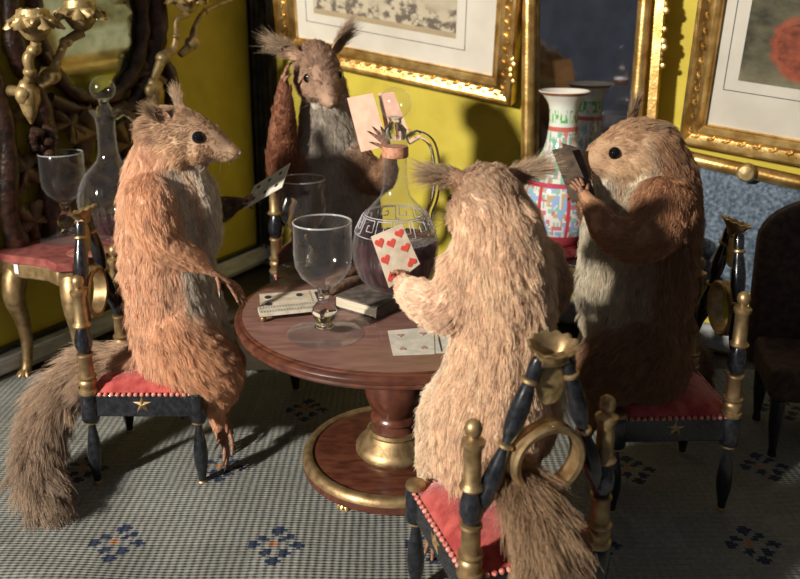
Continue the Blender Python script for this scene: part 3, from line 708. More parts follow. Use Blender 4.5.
for i, j in ((-1, -1), (1, -1), (-1, 1), (1, 1)):
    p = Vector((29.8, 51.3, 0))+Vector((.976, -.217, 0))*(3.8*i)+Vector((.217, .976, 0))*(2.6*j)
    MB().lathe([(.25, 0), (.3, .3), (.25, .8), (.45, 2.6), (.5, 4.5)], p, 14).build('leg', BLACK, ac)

# ---------------------------------------------------------------- red topped gilt console at the left
def cabriole(foot, top, outd, parent, s=1.0, name='cabriole_leg'):
    f = Vector(foot); t = Vector(top); d = Vector((outd[0], outd[1], 0)).normalized(); H = t.z-f.z
    P = [t+Vector((0, 0, 0)), f+(t-f)*.9+d*.45*s, f+(t-f)*.75+d*.7*s, f+(t-f)*.55+d*.15*s, f+(t-f)*.35-d*.15*s, f+(t-f)*.15+d*.05*s, f+d*.35*s+Vector((0, 0, .55)), f+d*.7*s+Vector((0, 0, .3))]
    R = [.95, .98, .85, .62, .5, .42, .42, .3]
    q = cr([(*p, r) for p, r in zip(P, R)], 5)
    m_ = MB().tube([p[:3] for p in q], [p[3]*s for p in q], 14)
    for k in (-.5, -.17, .17, .5):
        a = math.atan2(d.y, d.x)+k*1.3; v = Vector((math.cos(a), math.sin(a), 0))
        b = f+d*.3*s
        m_.tube([b+Vector((0, 0, .62)), b+v*.45*s+Vector((0, 0, .55)), b+v*.78*s+Vector((0, 0, .2)), b+v*.85*s+Vector((0, 0, .03))], [.18*s, .17*s, .13*s, .06*s], 8)
    return m_.build(name, GOLD, parent)
cr_t = empty('console_table', left(28, 0, 4.5), label='gilt console with a worn red velvet top and clawed curved legs under the oval mirror', cat='console table')
def serp():
    pts = []
    a0 = [(35.6, .4), (35.6, 3.2), (35.2, 5), (35.0, 6.6), (35.4, 8.2), (34.6, 9.2), (32.8, 9.1), (31, 8.4), (28.5, 8.1), (26, 8.4), (24, 9.1), (22, 9.2), (21.3, 8.2), (21.6, 6.6), (21.4, 5), (21, 3.2), (21, .4)]
    return a0
sp_ = serp()
MB().prism([left(a, CZ-.75, b) for a, b in sp_], (0, 0, .72)).build('velvet_top', noisy(mat('faded_velvet', (.2, .04, .035), .9), (.15, .025, .022), (.26, .07, .055), 1.2, 5, .04, 8), cr_t, bevel=.12)
MB().prism([left(28.3+(a-28.3)*.96, CZ-2.0, .4+(b-.4)*.96) for a, b in sp_], (0, 0, 1.25)).build('gilt_apron', GOLD, cr_t, bevel=.12)
for s0, off, dd in ((34.4, 2.2, UL+NL*.3), (34.0, 8.3, UL+NL), (22.3, 8.3, NL-UL), (22.0, 1.6, -UL+NL*.3)):
    cabriole(left(s0, .02, off), left(s0, CZ-1.6, off), (dd.x, dd.y), cr_t)
chip = MB().box(left(35.25, CZ-1.15, 2.4), (.1, 2.4, .9), (UL, NL, ZUP))
chip.build('bare_plaster_chip', mat('bare_plaster', (.75, .74, .72), .8), cr_t, smooth=False)
# round coaster-like dishes standing by the post
dp2 = (-24.9, 61.7, CZ)
tag(MB().lathe([(0, .02), (1.5, .02), (1.7, .14), (1.5, .2), (0, .12)], dp2, 32).build('small_dish', noisy(mat('coral_dish', (.4, .16, .11), .35), (.30, .10, .07), (.46, .2, .14), 1.5)), 'small round reddish dish on the red topped console behind the chair ring', 'dish')

# side table whose clawed foot shows at the right edge
st = empty('side_table', (28.5, 41.5, 0), label='gilt leg and claw foot of a side table cut by the right edge', cat='side table')
MB().lathe([(0, 10.2), (4.6, 10.2), (4.8, 10.0), (4.6, 9.6), (0, 9.6)], (29.6, 42.6, 0), 40).build('top', DARKW, st)
for a in (-2.9, 2.0, -.6):
    dv = (math.cos(a), math.sin(a)); cabriole((29.6+4.9*dv[0], 42.6+4.9*dv[1], .16), (29.6+3.4*dv[0], 42.6+3.4*dv[1], 9.7), dv, st, .7)

# ---------------------------------------------------------------- oval mirror in carved grapevine frame
LEAFM = noisy(mat('carved_leaf', (.10, .055, .022), .5), (.05, .028, .012), (.17, .095, .035), 1.2, 5, .05, 4)
BARK = noisy(mat('carved_dark_wood', (.05, .02, .012), .42), (.022, .010, .007), (.085, .034, .020), 1.4, 5, .10, 3)
def leaf(c, X, Y, Nn, size, m, parent, name='leaf', curl=.25):
    """five pointed leaf with depth"""
    rad = []; n = 40
    for k in range(n):
        a = 2*math.pi*k/n; lob = max(0, math.cos(2.5*(a-math.pi/2)))**.8 if False else (abs(math.cos(2.5*(a-math.pi/2))))**.9
        rr = .62+.38*lob + .05*math.cos(15*a)
        if abs(((a+math.pi/2+math.pi) % (2*math.pi))-math.pi) < .35: rr *= .45
        rad.append(rr)
    mb = MB(); c = Vector(c); top = []; bot = []
    for ring in (1.0, .55):
        for k in range(n):
            a = 2*math.pi*k/n; rr = rad[k]*size*ring; vein = .12*size*ring*math.cos(5*(a-math.pi/2))
            h = -curl*size*ring**2 + vein
            top.append(c+X*(rr*math.cos(a))+Y*(rr*math.sin(a))+Nn*h)
    top.append(c+Nn*.05); bot = [p-Nn*.12 for p in top]; A = len(top)
    fs = []
    for k in range(n):
        k2 = (k+1) % n
        fs += [(k, k2, n+k2, n+k), (n+k, n+k2, 2*n), (A+k2, A+k, A+n+k, A+n+k2), (A+n+k2, A+n+k, A+2*n), (k2, k, A+k, A+k2)]
    mb.add(top+bot, fs)
    return mb.build(name, m, parent, angle=50)
om = empty('oval_mirror', left(23.6, 12, 1), label='oval mirror in a dark carved grapevine frame on the left yellow wall', cat='mirror')
oc = (23.3, 29.5); orx, orz = 5.6, 7.2
OVG = noisy(mat('greenish_mirror', (.22, .26, .17), .08, 1), (.22, .25, .15), (.34, .38, .26), .6, 4)
MB().prism([left(oc[0]+orx*math.cos(a), oc[1]+orz*math.sin(a), .5) for a in [2*math.pi*k/64 for k in range(64)]], NL*.25).build('mirror_glass', OVG, om, smooth=False)
pts = [left(oc[0]+(orx+.35)*math.cos(a), oc[1]+(orz+.35)*math.sin(a), 1.1) for a in [2*math.pi*k/64 for k in range(64)]]
MB().tube(pts, [.62+.1*math.sin(k*1.7) for k in range(64)], 12, closed=True).build('oval_rim', BARK, om)
def branch(P, R, parent=om, m=BARK, nm='carved_branch', seg=12):
    q = cr([(*p, r) for p, r in zip(P, R)], 6); rr = random.Random(len(P)*7+int(P[0][0]*10))
    return MB().tube([p[:3] for p in q], [p[3]*.78*(1+.14*rr.uniform(-1, 1)) for p in q], seg).build(nm, m, parent)
branch([left(16.4, 40, 1.2), left(16.2, 34, 1.3), left(15.9, 29, 1.5), left(16.7, 25.2, 1.3), left(18.6, 22.2, 1.3), left(21.5, 20.4, 1.3)], [.9, 1.0, 1.2, 1.25, 1.0, .6])
branch([left(17.2, 27, 1.2), left(15.4, 24.6, 1.5), left(14.9, 21.6, 1.6), left(16.2, 18.6, 1.4)], [.7, .9, 1.0, .5])
branch([left(31.4, 32, 1.2), left(31.6, 27, 1.3), left(30.2, 23.4, 1.4), left(29.8, 19.4, 1.5), left(29.9, 15, 1.4), left(29.6, 11.1, 1.4)], [.9, 1.1, 1.1, 1.3, 1.3, 1.5])
branch([left(28.8, 22.6, 1.2), left(26, 21.2, 1.3), left(23.4, 20.6, 1.3), left(20.8, 21.2, 1.2)], [.8, .9, .9, .8])
branch([left(33.8, 26, 1.2), left(33.3, 20, 1.4), left(33.9, 14, 1.3), left(33.4, 11.1, 1.3)], [.8, 1.0, 1.1, 1.2])
branch([left(19, 21, 1.2), left(18.2, 16.5, 1.4), left(19, 11.1, 1.4)], [.7, .8, .9])
lr = random.Random(4)
for s0, z0, sz, an in ((24.8, 19.2, 2.7, -.4), (21.2, 17.6, 2.9, .5), (27.6, 20.4, 1.7, .8), (26.6, 16.0, 2.5, -.9), (31.0, 22.0, 1.7, .3), (18.3, 19.7, 2.0, 1.3), (23.2, 14.2, 2.4, .1), (28.8, 25.2, 1.4, 2.2), (20.2, 13.6, 2.1, -.6), (32.2, 17.2, 1.9, .9), (28.6, 13.2, 2.2, .4), (17.0, 16.2, 2.2, -.4), (25.4, 12.6, 1.7, 1.4), (17.6, 24.0, 1.8, .9), (31.8, 12.6, 1.9, -.8), (17.3, 32.0, 1.7, .4)):
    X = UL*math.cos(an)+ZUP*math.sin(an); Y = -UL*math.sin(an)+ZUP*math.cos(an); tl = lr.uniform(-.5, .5)
    Nn = (NL+X*tl+Y*lr.uniform(-.4, .4)).normalized(); X = Y.cross(Nn).normalized(); Y = Nn.cross(X)
    leaf(left(s0, z0, 1.7+lr.uniform(0, .6)), X, Y, Nn, sz, LEAFM, om, 'carved_leaf')
gm = MB()
for k in range(26):
    gm.ball(left(30.6+lr.uniform(-1, 1), 20.4-abs(lr.gauss(0, 1.6)), 2.3+lr.uniform(-.3, .3)), .42, seg=8)
gm.build('carved_grapes', BARK, om)

# ---------------------------------------------------------------- gilt branch sconces
def sconce(base, arms, label):
    r = empty('wall_sconce', base, label=label, cat='wall sconce', group='gilt branch sconces')
    m_ = MB()
    for k in range(5):
        a = 2*math.pi*k/5; m_.ball(base+UL*(.45*math.cos(a))+ZUP*(.5*math.sin(a)-.2), .62, (1, 1, 1.3), seg=10)
    m_.tube([base+ZUP*.6, base-ZUP*.6, base-ZUP*1.6, base-ZUP*2.5], [.6, .8, .55, .1], 10)
    m_.tube([base-NL*2.6, base-NL*1, base], [.5, .4, .5], 10)
    m_.build('knotted_boss', BRANCH, r)
    for A in arms:
        pts, cup = A[0], A[1]; q = cr([(*p, w_) for p, w_ in pts], 6)
        arm = MB().tube([p[:3] for p in q], [p[3] for p in q], 10)
        for p, w_ in pts[1:-1:2]: arm.ball(p, w_*1.5, (1, 1, .85), seg=14)
        a_ = arm.build('branch_arm', BRANCH, r, angle=80)
        if cup:
            c = Vector(pts[-1][0])
            MB().lathe([(.2, 0), (.7, .25), (1.15, .9), (1.3, 1.7), (1.15, 2.4), (.9, 2.45), (1.0, 1.7), (.3, .8)], c, 20).build('candle_cup', BRANCH, a_)
            for k in range(6):
                an = 2*math.pi*k/6+cup; d = Vector((math.cos(an), math.sin(an), 0)); Y_ = (d*.75-ZUP*.66).normalized(); X_ = ZUP.cross(d).normalized(); N_ = X_.cross(Y_).normalized()
                if N_.z < 0: N_ = -N_
                leaf(c+d*1.35+ZUP*1.9, X_, Y_, N_, 1.25, BRANCH, a_, 'drip_leaf', .2)
    return r
def L3(px, py, off):      # point seen at that place, standing off the left wall by off cm
    a = (px-CXP)/FPX; b = (py-CYP)/FPX
    d = Vector((a, math.cos(PITCH)-b*math.sin(PITCH), -math.sin(PITCH)-b*math.cos(PITCH))); o_ = Vector((0, 0, HCAM))
    t = ((C0-o_).dot(NL)+off)/d.dot(NL); return o_+d*t
b1 = L3(28, 92, 4)
sconce(b1, [([(b1+ZUP*.7, .38), (L3(30, 72, 5), .34), (L3(28, 58, 5.2), .42), (L3(34, 50, 5.4), .36), (L3(36, 42, 5.6), .4)], .3),
            ([(L3(40, 84, 4.4), .5), (L3(50, 76, 5.0), .55), (L3(57, 62, 5.6), .34), (L3(66, 42, 6), .34), (L3(82, 32, 6.4), .42)], .8)],
       'gilt branch sconce with leafy candle cups beside the oval mirror')
b2 = L3(154, 88, 3)
sconce(b2, [([(b2+ZUP*.7, .38), (L3(163, 58, 3.2), .5), (L3(173, 50, 3.4), .40), (L3(176, 36, 3.6), .26), (L3(177, 20, 3.8), .26), (L3(188, 14, 4), .34)], .5),
            ([(L3(180, 55, 3.2), .36), (L3(192, 43, 3.6), .55), (L3(195, 26, 3.9), .26), (L3(206, 11, 4.2), .26), (L3(233, -2, 4.6), .24), (L3(250, -14, 4.8), .24)], 0)],
       'gilt branch sconce with two bare twigs on the yellow wall above the left squirrel')

# ---------------------------------------------------------------- the squirrels
class Blob:
    __slots__ = ('c', 'r', 'flow', 'ln', 'ca', 'cb', 'lift', 'sc', 'ax', 'dens')
def V3(p): return np.array((p[0], p[1], p[2]), float)
class Squirrel:
    def __init__(s, name_label, base, front, colA, colB, seed, density=70, wid=1.0):
        s.root = empty('squirrel', base, label=name_label, cat='squirrel', group='stuffed red squirrels playing cards')
        s.front = V3(Vector(front).normalized()); s.A = colA; s.B = colB; s.bl = []; s.seed = seed; s.density = density; s.wid = wid
    def chain(s, nodes, ln, ca=None, cb=None, lift=.35, squash=None, fade=None, dens=1.0):
        """nodes: (point, radius); dense balls along a smooth path; fur flows along it. ln may be (start, end)"""
        q = cr([(*p, r) for p, r in nodes], 6); cum = [0]
        for a, b in zip(q, q[1:]): cum.append(cum[-1]+np.linalg.norm(b[:3]-a[:3]))
        L = cum[-1]; t = 0; T = []
        while t <= L:
            T.append(t); i = max(0, min(len(q)-2, np.searchsorted(cum, t)-1)); t += max(.12, .32*q[i][3])
        l0, l1 = ln if isinstance(ln, tuple) else (ln, ln)
        for t in T:
            i = max(0, min(len(q)-2, np.searchsorted(cum, t)-1)); f = (t-cum[i])/max(1e-6, cum[i+1]-cum[i]); p = q[i]*(1-f)+q[i+1]*f
            b = Blob(); b.c = p[:3]; b.r = p[3]; d = q[i+1][:3]-q[i][:3]; b.flow = d/max(1e-6, np.linalg.norm(d)); u = t/max(L, 1e-6)
            b.ln = l0*(1-u)+l1*u; A0 = np.array(ca if ca is not None else s.A); B0 = np.array(cb if cb is not None else A0)
            if fade is not None: A0 = A0*(1-u)+np.array(fade[0])*u; B0 = B0*(1-u)+np.array(fade[1])*u
            b.ca, b.cb = A0, B0
            b.lift = lift; b.sc = squash[0] if squash else (1, 1, 1); b.ax = squash[1] if squash else None; b.dens = dens
            s.bl.append(b)
    def ball(s, c, r, flow, ln, ca=None, cb=None, lift=.25, sc=(1, 1, 1), ax=None, dens=1.0):
        b = Blob(); b.c = V3(c); b.r = r; f = V3(flow); b.flow = f/np.linalg.norm(f); b.ln = ln
        b.ca = np.array(ca if ca is not None else s.A); b.cb = np.array(cb if cb is not None else b.ca); b.lift = lift; b.sc = sc; b.ax = ax; b.dens = dens; s.bl.append(b)
    def head(s, o, fwd, up, sc, top, cheek, chin, ears=(1, 1), ear_dirs=None, eyer=.40, tuft=1.0, nose=(.35, .16, .12)):
        o = Vector(o); X = Vector(fwd).normalized(); Zq = Vector(up); Y = Zq.cross(X).normalized(); Zq = X.cross(Y).normalized(); s.hf = (o, X, Y, Zq, sc)
        def P(x, y, z): return o+(X*x+Y*y+Zq*z)*sc
        s.P = P; bk = -X-Zq*.15; ax = (X, Y, Zq)
        H = [((2.86, 0, -.60), .52, .07, cheek), ((2.6, 0, -.56), .66, .10, cheek), ((2.3, 0, -.48), .76, .16, top), ((1.85, 0, -.28), .94, .22, top), ((1.35, 0, -.08), 1.12, .28, top), ((.8, 0, .08), 1.30, .32, top),
             ((.2, 0, .22), 1.42, .38, top), ((-.45, 0, .30), 1.58, .45, top), ((-1.1, 0, .22), 1.62, .55, top), ((-1.7, 0, 0), 1.6, .65, top)]
        for p, r, ln, c in H:
            s.ball(P(*p), r*sc, bk, ln*sc, c, None, .22, (1, .92, 1), ax)
        for y in (-1, 1):
            s.ball(P(.55, y*.52, -.62), 1.0*sc, bk-Zq*.2, .34*sc, cheek, None, .22, (1.15, .9, .9), ax)
            s.ball(P(1.5, y*.34, -.62), .58*sc, bk, .22*sc, cheek, None, .22, (1.2, .9, .9), ax)
            s.ball(P(-.5, y*.7, -.6), 1.2*sc, bk-Zq*.3, .5*sc, cheek, None, .25, (1.1, .85, 1), ax)
        s.ball(P(1.7, 0, -.92), .52*sc, -X-Zq*.3, .18*sc, chin, None, .2, (1.5, .9, .7), ax)
        s.ball(P(.6, 0, -1.2), .8*sc, -X-Zq*.4, .4*sc, chin, None, .25, (1.3, .9, .8), ax)
        s.eyer = eyer; s.ears = ears; s.ear_dirs = ear_dirs; s.tuft = tuft; s.ctop = top; s.nosec = nose
    def finish(s, voxel=.17):
        seed = s.seed; rs = np.random.RandomState(seed)
        # --- one continuous skin from all the balls
        mb = MB()
        bm = bmesh.new(); bmesh.ops.create_icosphere(bm, subdivisions=2, radius=1); IV = [v.co.copy() for v in bm.verts]; IF = [tuple(v.index for v in f.verts) for f in bm.faces]; bm.free()
        for b in s.bl:
            X, Y, Z = b.ax or (Vector((1, 0, 0)), Vector((0, 1, 0)), ZUP); c = Vector(b.c)
            mb.add([c+X*(v.x*b.r*b.sc[0])+Y*(v.y*b.r*b.sc[1])+Z*(v.z*b.r*b.sc[2]) for v in IV], IF)
        tmp = mb.build('tmp', FURBASE, None)
        r = tmp.modifiers.new('r', 'REMESH'); r.mode = 'VOXEL'; r.voxel_size = voxel*U; r.use_smooth_shade = True
        sm = tmp.modifiers.new('s', 'SMOOTH'); sm.factor = .6; sm.iterations = 7
        dg = bpy.context.evaluated_depsgraph_get(); me = bpy.data.meshes.new_from_object(tmp.evaluated_get(dg)); bpy.data.objects.remove(tmp)
        me.name = 'body'; base = rootloc(s.root)
        nv = len(me.vertices); co = np.empty(nv*3); me.vertices.foreach_get('co', co); co = co.reshape(-1, 3)/U
        nrm = np.empty(nv*3); me.vertices.foreach_get('normal', nrm); nrm = nrm.reshape(-1, 3)
        bm = bmesh.new(); bm.from_mesh(me); bmesh.ops.triangulate(bm, faces=bm.faces); tri = np.array([[v.index for v in f.verts] for f in bm.faces]); bm.free()
        C = np.array([b.c for b in s.bl]); R = np.array([b.r for b in s.bl]); FL = np.array([b.flow for b in s.bl]); LN = np.array([b.ln for b in s.bl])
        CA = np.array([b.ca for b in s.bl]); CB = np.array([b.cb for b in s.bl]); LF = np.array([b.lift for b in s.bl]); DN = np.array([b.dens for b in s.bl])
        def field(p, n):
            d = np.linalg.norm(p[:, None, :]-C[None], axis=2)/R[None]; d -= d.min(1, keepdims=True); W = np.exp(-9*d); W /= W.sum(1, keepdims=True)
            k = np.clip((n@s.front-.15)/.5, 0, 1); k = (k*k*(3-2*k))[:, None]
            return W@FL, W@LN, (W@CA)*(1-k)+(W@CB)*k, W@LF, W@DN
        out = [field(co[i:i+4000], nrm[i:i+4000]) for i in range(0, nv, 4000)]
        vc = np.concatenate([o[2] for o in out])
        ca = me.color_attributes.new('Col', 'FLOAT_COLOR', 'POINT'); ca.data.foreach_set('color', np.hstack([vc*.8, np.ones((nv, 1))]).ravel().astype(np.float32))
        me.vertices.foreach_set('co', ((co-V3(base))*U).ravel()); me.update(); me.shade_smooth()
        body = bpy.data.objects.new('body', me); COL.objects.link(body); body.parent = s.root
        # --- fur
        a, b_, c_ = co[tri[:, 0]], co[tri[:, 1]], co[tri[:, 2]]; area = .5*np.linalg.norm(np.cross(b_-a, c_-a), axis=1)
        cdf = np.cumsum(area); n = int(cdf[-1]*s.density*3.6); ti = np.searchsorted(cdf, rs.rand(n)*cdf[-1]).clip(0, len(tri)-1)
        u, v = rs.rand(n), rs.rand(n); fl = u+v > 1; u[fl] = 1-u[fl]; v[fl] = 1-v[fl]; w_ = 1-u-v
        p = a[ti]*w_[:, None]+b_[ti]*u[:, None]+c_[ti]*v[:, None]
        nn = nrm[tri[ti, 0]]*w_[:, None]+nrm[tri[ti, 1]]*u[:, None]+nrm[tri[ti, 2]]*v[:, None]; nn /= np.linalg.norm(nn, axis=1)[:, None]
        out = [field(p[i:i+4000], nn[i:i+4000]) for i in range(0, n, 4000)]
        flow, ln, col, lift, dens = [np.concatenate([o[k] for o in out]) for k in range(5)]
        # keep fur out of the eyes
        keep = (ln > .05) & (rs.rand(n) < dens)
        for ec in s.eye_pos(): keep &= np.linalg.norm(p-V3(ec), axis=1) > s.eyer*1.06*s.hf[4]
        p, nn, flow, ln, col, lift = p[keep], nn[keep], flow[keep], ln[keep], col[keep], lift[keep]; n = len(p)
        # low frequency disorder of length, direction and tone
        kd = kdtree.KDTree(n)
        for i in range(n): kd.insert(p[i], i)
        kd.balance()
        ncl = max(40, n//60); ci = rs.choice(n, ncl, False); kc = kdtree.KDTree(ncl)
        for i in range(ncl): kc.insert(p[ci[i]], i)
        kc.balance()
        near = np.array([kc.find(Vector(q))[1] for q in p])
        cj = rs.randn(ncl, 3)*.15; cl_len = 1+.16*rs.randn(ncl); cl_tone = 1+.07*rs.randn(ncl)
        flow = flow-(flow*nn).sum(1)[:, None]*nn; fn = np.linalg.norm(flow, axis=1)[:, None]; flow = flow/np.maximum(fn, .15)
        L = np.maximum(.82*ln, .15)*cl_len[near]*(1+.22*rs.randn(n)).clip(.35, 1.8)
        d0 = nn*(lift[:, None]+.15) + flow*(1-lift[:, None]) + cj[near]*.6 + rs.randn(n, 3)*.12; d0 /= np.linalg.norm(d0, axis=1)[:, None]
        d1 = nn*(lift[:, None]*.45) + flow*1.0 + cj[near] + np.array([0, 0, -.22]) + rs.randn(n, 3)*.10; d1 /= np.linalg.norm(d1, axis=1)[:, None]
        K = 5; T = np.linspace(0, 1, K); P = np.empty((n, K, 3))
        for k, t in enumerate(T): P[:, k] = p - nn*.03 + L[:, None]*(d0*(t-.5*t*t)+d1*(.5*t*t))
        tipc = P[ci][:, :, :][near]
        for k, t in enumerate(T): P[:, k] += (tipc[:, k]-P[:, k])*(.16*t*t)
        P = (P-V3(base))*U
        col = col*cl_tone[near][:, None]*(1+.15*rs.randn(n))[:, None]; dk = rs.rand(n) < .09; col[dk] *= .6; lt = rs.rand(n) < .08; col[lt] = col[lt]*.6+np.array((.6, .5, .38))*.4*.9
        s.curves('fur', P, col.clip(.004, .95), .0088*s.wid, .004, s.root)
        s.extras()
        return s
    def curves(s, name, P, col, r0, r1, parent, kind='stuff'):
        n, K, _ = P.shape; hc = bpy.data.hair_curves.new(name); hc.add_curves([K]*n)
        hc.attributes['position'].data.foreach_set('vector', P.reshape(-1).astype(np.float32))
        ra = hc.attributes.new('radius', 'FLOAT', 'POINT'); prof = np.linspace(0, 1, K); rr = (r0*(1-prof**2)+r1*prof**2)*U
        ra.data.foreach_set('value', np.tile(rr, n).astype(np.float32))
        fc = hc.attributes.new('furcol', 'FLOAT_COLOR', 'CURVE'); fc.data.foreach_set('color', np.hstack([np.broadcast_to(col, (n, 3)), np.ones((n, 1))]).ravel().astype(np.float32))
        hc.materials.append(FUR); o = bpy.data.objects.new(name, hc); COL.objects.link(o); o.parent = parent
        if kind: o['kind'] = kind
        return o
    def eye_pos(s):
        return [s.P(1.0, y*1.01, .30) for y in (-1, 1)]
    def extras(s):
        o, X, Y, Zq, sc = s.hf; rs = np.random.RandomState(s.seed+50); P = s.P; base = V3(rootloc(s.root))
        for e in s.eye_pos():
            d = 1 if (e-o).dot(Y) > 0 else -1
            out = (Y*d*.93+X*.3+Zq*.15).normalized()
            MB().ball(e-out*.05, s.eyer*sc, seg=20).build('eye', EYE, s.root)
        MB().ball(P(3.30, 0, -.56), .15*sc, (1, 1.15, .8), (X, Y, Zq), 10).build('nose', mat('nose_skin', s.nosec, .5), s.root)
        MB().tube([P(2.55, -.36, -.98), P(2.95, -.14, -.90), P(3.08, 0, -.78), P(2.95, .14, -.90), P(2.55, .36, -.98)], [.04, .05, .06, .05, .04], 6).build('mouth', CLAW, s.root)
        # whiskers
        W = []
        for y in (-1, 1):
            for k in range(7):
                st_ = P(2.5+rs.uniform(-.2, .2), y*.42, -.55+rs.uniform(-.2, .2)); d = (Y*y*1.0+X*rs.uniform(-.5, .6)+Zq*rs.uniform(-.5, .35)).normalized(); L = rs.uniform(1.6, 2.8)
                W.append([V3(st_+d*L*t - ZUP*.25*t*t)-base for t in np.linspace(0, 1, 5)])
        s.curves('whiskers', np.array(W)*U, np.array((.25, .2, .16)), .010, .003, s.root)
        # ears : thin cupped shells with long tufts
        for idx, y in enumerate((-1, 1)):
            if not s.ears[idx]: continue
            size = s.ears[idx]; b = P(-.95, y*1.05, 1.15); ed = s.ear_dirs[idx] if s.ear_dirs else None
            d = (Vector(ed).normalized() if ed else (Zq*1+Y*y*.45-X*.25).normalized())
            f = (X*.8+Y*y*.6); f = (f-d*f.dot(d)).normalized(); sd = d.cross(f)
            mb = MB(); n = 9; m_ = 8; vs = []; hh = 1.35*size*sc
            for th in (0, 1):
                for i in range(n+1):
                    t = i/n; w_ = .54*sc*size*(math.sin(math.pi*(.18+.80*t))**.8)
                    for k in range(m_+1):
                        q = -1+2*k/m_; vs.append(b+d*(hh*t)+sd*(w_*q)+f*(.30*q*q*sc*size-.12*t-(.09*(1-t*.6) if th else 0)))
            A = (n+1)*(m_+1); fs = []
            for th in (0, 1):
                for i in range(n):
                    for k in range(m_):
                        q = (i*(m_+1)+k, i*(m_+1)+k+1, (i+1)*(m_+1)+k+1, (i+1)*(m_+1)+k); q = tuple(z+th*A for z in q); fs.append(q if not th else q[::-1])
            rim = [i*(m_+1) for i in range(n+1)]+[n*(m_+1)+k for k in range(1, m_+1)]+[i*(m_+1)+m_ for i in range(n-1, -1, -1)]
            for p_, q_ in zip(rim, rim[1:]): fs.append((p_, q_, q_+A, p_+A))
            mb.add(vs, fs); eo = mb.build('ear', s.earmat, s.root, angle=80)
            # tuft
            NT = 1000; t = rs.rand(NT)**.6; q = rs.uniform(-1, 1, NT); w_ = .5*sc*size*np.sin(np.pi*(.18+.80*t))**.8
            Dn, Fn, Sn = V3(d), V3(f), V3(sd)
            p = V3(b)+Dn*(hh*t)[:, None]+Sn*(w_*q)[:, None]+Fn*((.30*q*q*sc*size)-.12*t-.04)[:, None]
            L = (.28+1.35*t**2*s.tuft)*sc*size*rs.uniform(.5, 1.15, NT)
            dd = Dn*(.55+.5*t)[:, None]+Sn*(q*.42)[:, None]+Fn*(rs.choice([-1, 1], NT)*.30*(1-t*.6))[:, None]+rs.randn(NT, 3)*.13; dd /= np.linalg.norm(dd, axis=1)[:, None]
            PP = np.stack([p+dd*(L*u)[:, None]+V3(s.tuftbend)*((L*u*u)[:, None]*.3) for u in np.linspace(0, 1, 5)], 1)
            base_c = np.array(s.tuftc)[None]*(1+.25*rs.randn(NT))[:, None]
            s.curves('ear_tuft', (PP-base)*U, base_c.clip(.01, .9), .010*s.wid, .003, eo)
    def paw(s, wrist, tip, palm_n, size=1.0, curl=.5, nf=4, name='paw', spread=.32, bare=1.0):
        """thin hand with separate jointed fingers ending in dark claws"""
        w_ = Vector(wrist); d = (Vector(tip)-w_); L = d.length; d.normalize(); n_ = Vector(palm_n); n_ = (n_-d*n_.dot(d)).normalized(); sd = d.cross(n_)
        mb = MB(); mb.tube([w_-d*.5*size, w_, w_+d*L*.28, w_+d*L*.48], [.27*size, .25*size, .30*size, .24*size], 12, flat=.7)
        claws = []
        for k in range(nf+1):
            if k == nf: off, ll, spr, st_ = -.30, .38, -.9, .15        # thumb, from the side near the wrist
            else: off = (-.24+.48*k/(nf-1)); ll = (.50, .60, .58, .46, .4)[k]; spr = (off/.24)*spread; st_ = .42
            b = w_+d*L*st_+sd*off*size; cur = b; dv = (d*math.cos(spr)+sd*math.sin(spr)).normalized(); pts = [b]; seg = L*ll/3
            for j in range(3):
                ang = curl*(.25+.5*j); dj = (dv*math.cos(ang)+n_*math.sin(ang)).normalized(); cur = cur+dj*seg; pts.append(cur)
            mb.tube(pts, [.13*size, .115*size, .105*size, .085*size], 8)
            for q in pts[1:-1]: mb.ball(q, .125*size, seg=8)
            e = (dj*math.cos(curl*.5)+n_*math.sin(curl*.5)).normalized(); claws.append([pts[-1]-dj*.05, pts[-1]+dj*.16*size, pts[-1]+e*.36*size])
        o = mb.build(name, SKINM, s.root, angle=80)
        for c in claws: MB().tube(c, [.075*size, .06*size, .012], 8).build('claw', CLAW, o)
        return o

def CM(px, py, Y): return at(px, py, Y)
RUF = (.86, .54, .36); TAN = (.62, .37, .20); CREAM = (.74, .67, .57); TAILC = (.40, .26, .16)

# squirrel on the left, sitting in profile
EARM = noisy(mat('ear_skin', (.35, .2, .12), .8), (.28, .15, .09), (.45, .28, .18), 3)
q = Squirrel('pale orange squirrel in profile by the red console, hand on table edge', (-16.2, 49.6, 7.2), (.94, .05, -.05), RUF, CREAM, 1, 95)
q.earmat = EARM; q.tuftc = (.50, .36, .24); q.tuftbend = (-.4, 0, .1)
Y = 49.6
q.head(CM(188, 138, 49.3), (1, -.10, -.10), (0.1, 0, 1), 1.0, (.46, .29, .18), (.76, .52, .33), (.74, .68, .58), (.68, .8), [(-.7, -.5, .55), (-.15, .35, .95)], .40, .9, (.42, .30, .25))
q.chain([(CM(163, 150, Y), 1.7), (CM(160, 175, Y), 2.15), (CM(163, 205, Y), 2.75), (CM(166, 240, Y), 2.95), (CM(170, 280, Y), 3.0), (CM(177, 320, Y), 3.1), (CM(184, 350, Y), 3.15), (CM(186, 368, Y), 2.75)], (.62, .95), None, CREAM, .20)
q.chain([(CM(183, 172, Y), 1.35), (CM(195, 200, Y), 1.5), (CM(200, 240, Y), 1.4)], .6, (.80, .58, .42), CREAM, .2)
hipY = 47.6   # near thigh
q.chain([(CM(180, 335, hipY), 2.0), (CM(200, 360, hipY), 2.15), (CM(216, 372, hipY), 1.7), (CM(220, 390, 48.0), 1.15), (CM(217, 410, 48.2), .62), (CM(220, 434, 48.2), .36)], (.8, .3), (.80, .46, .27), None, .2)
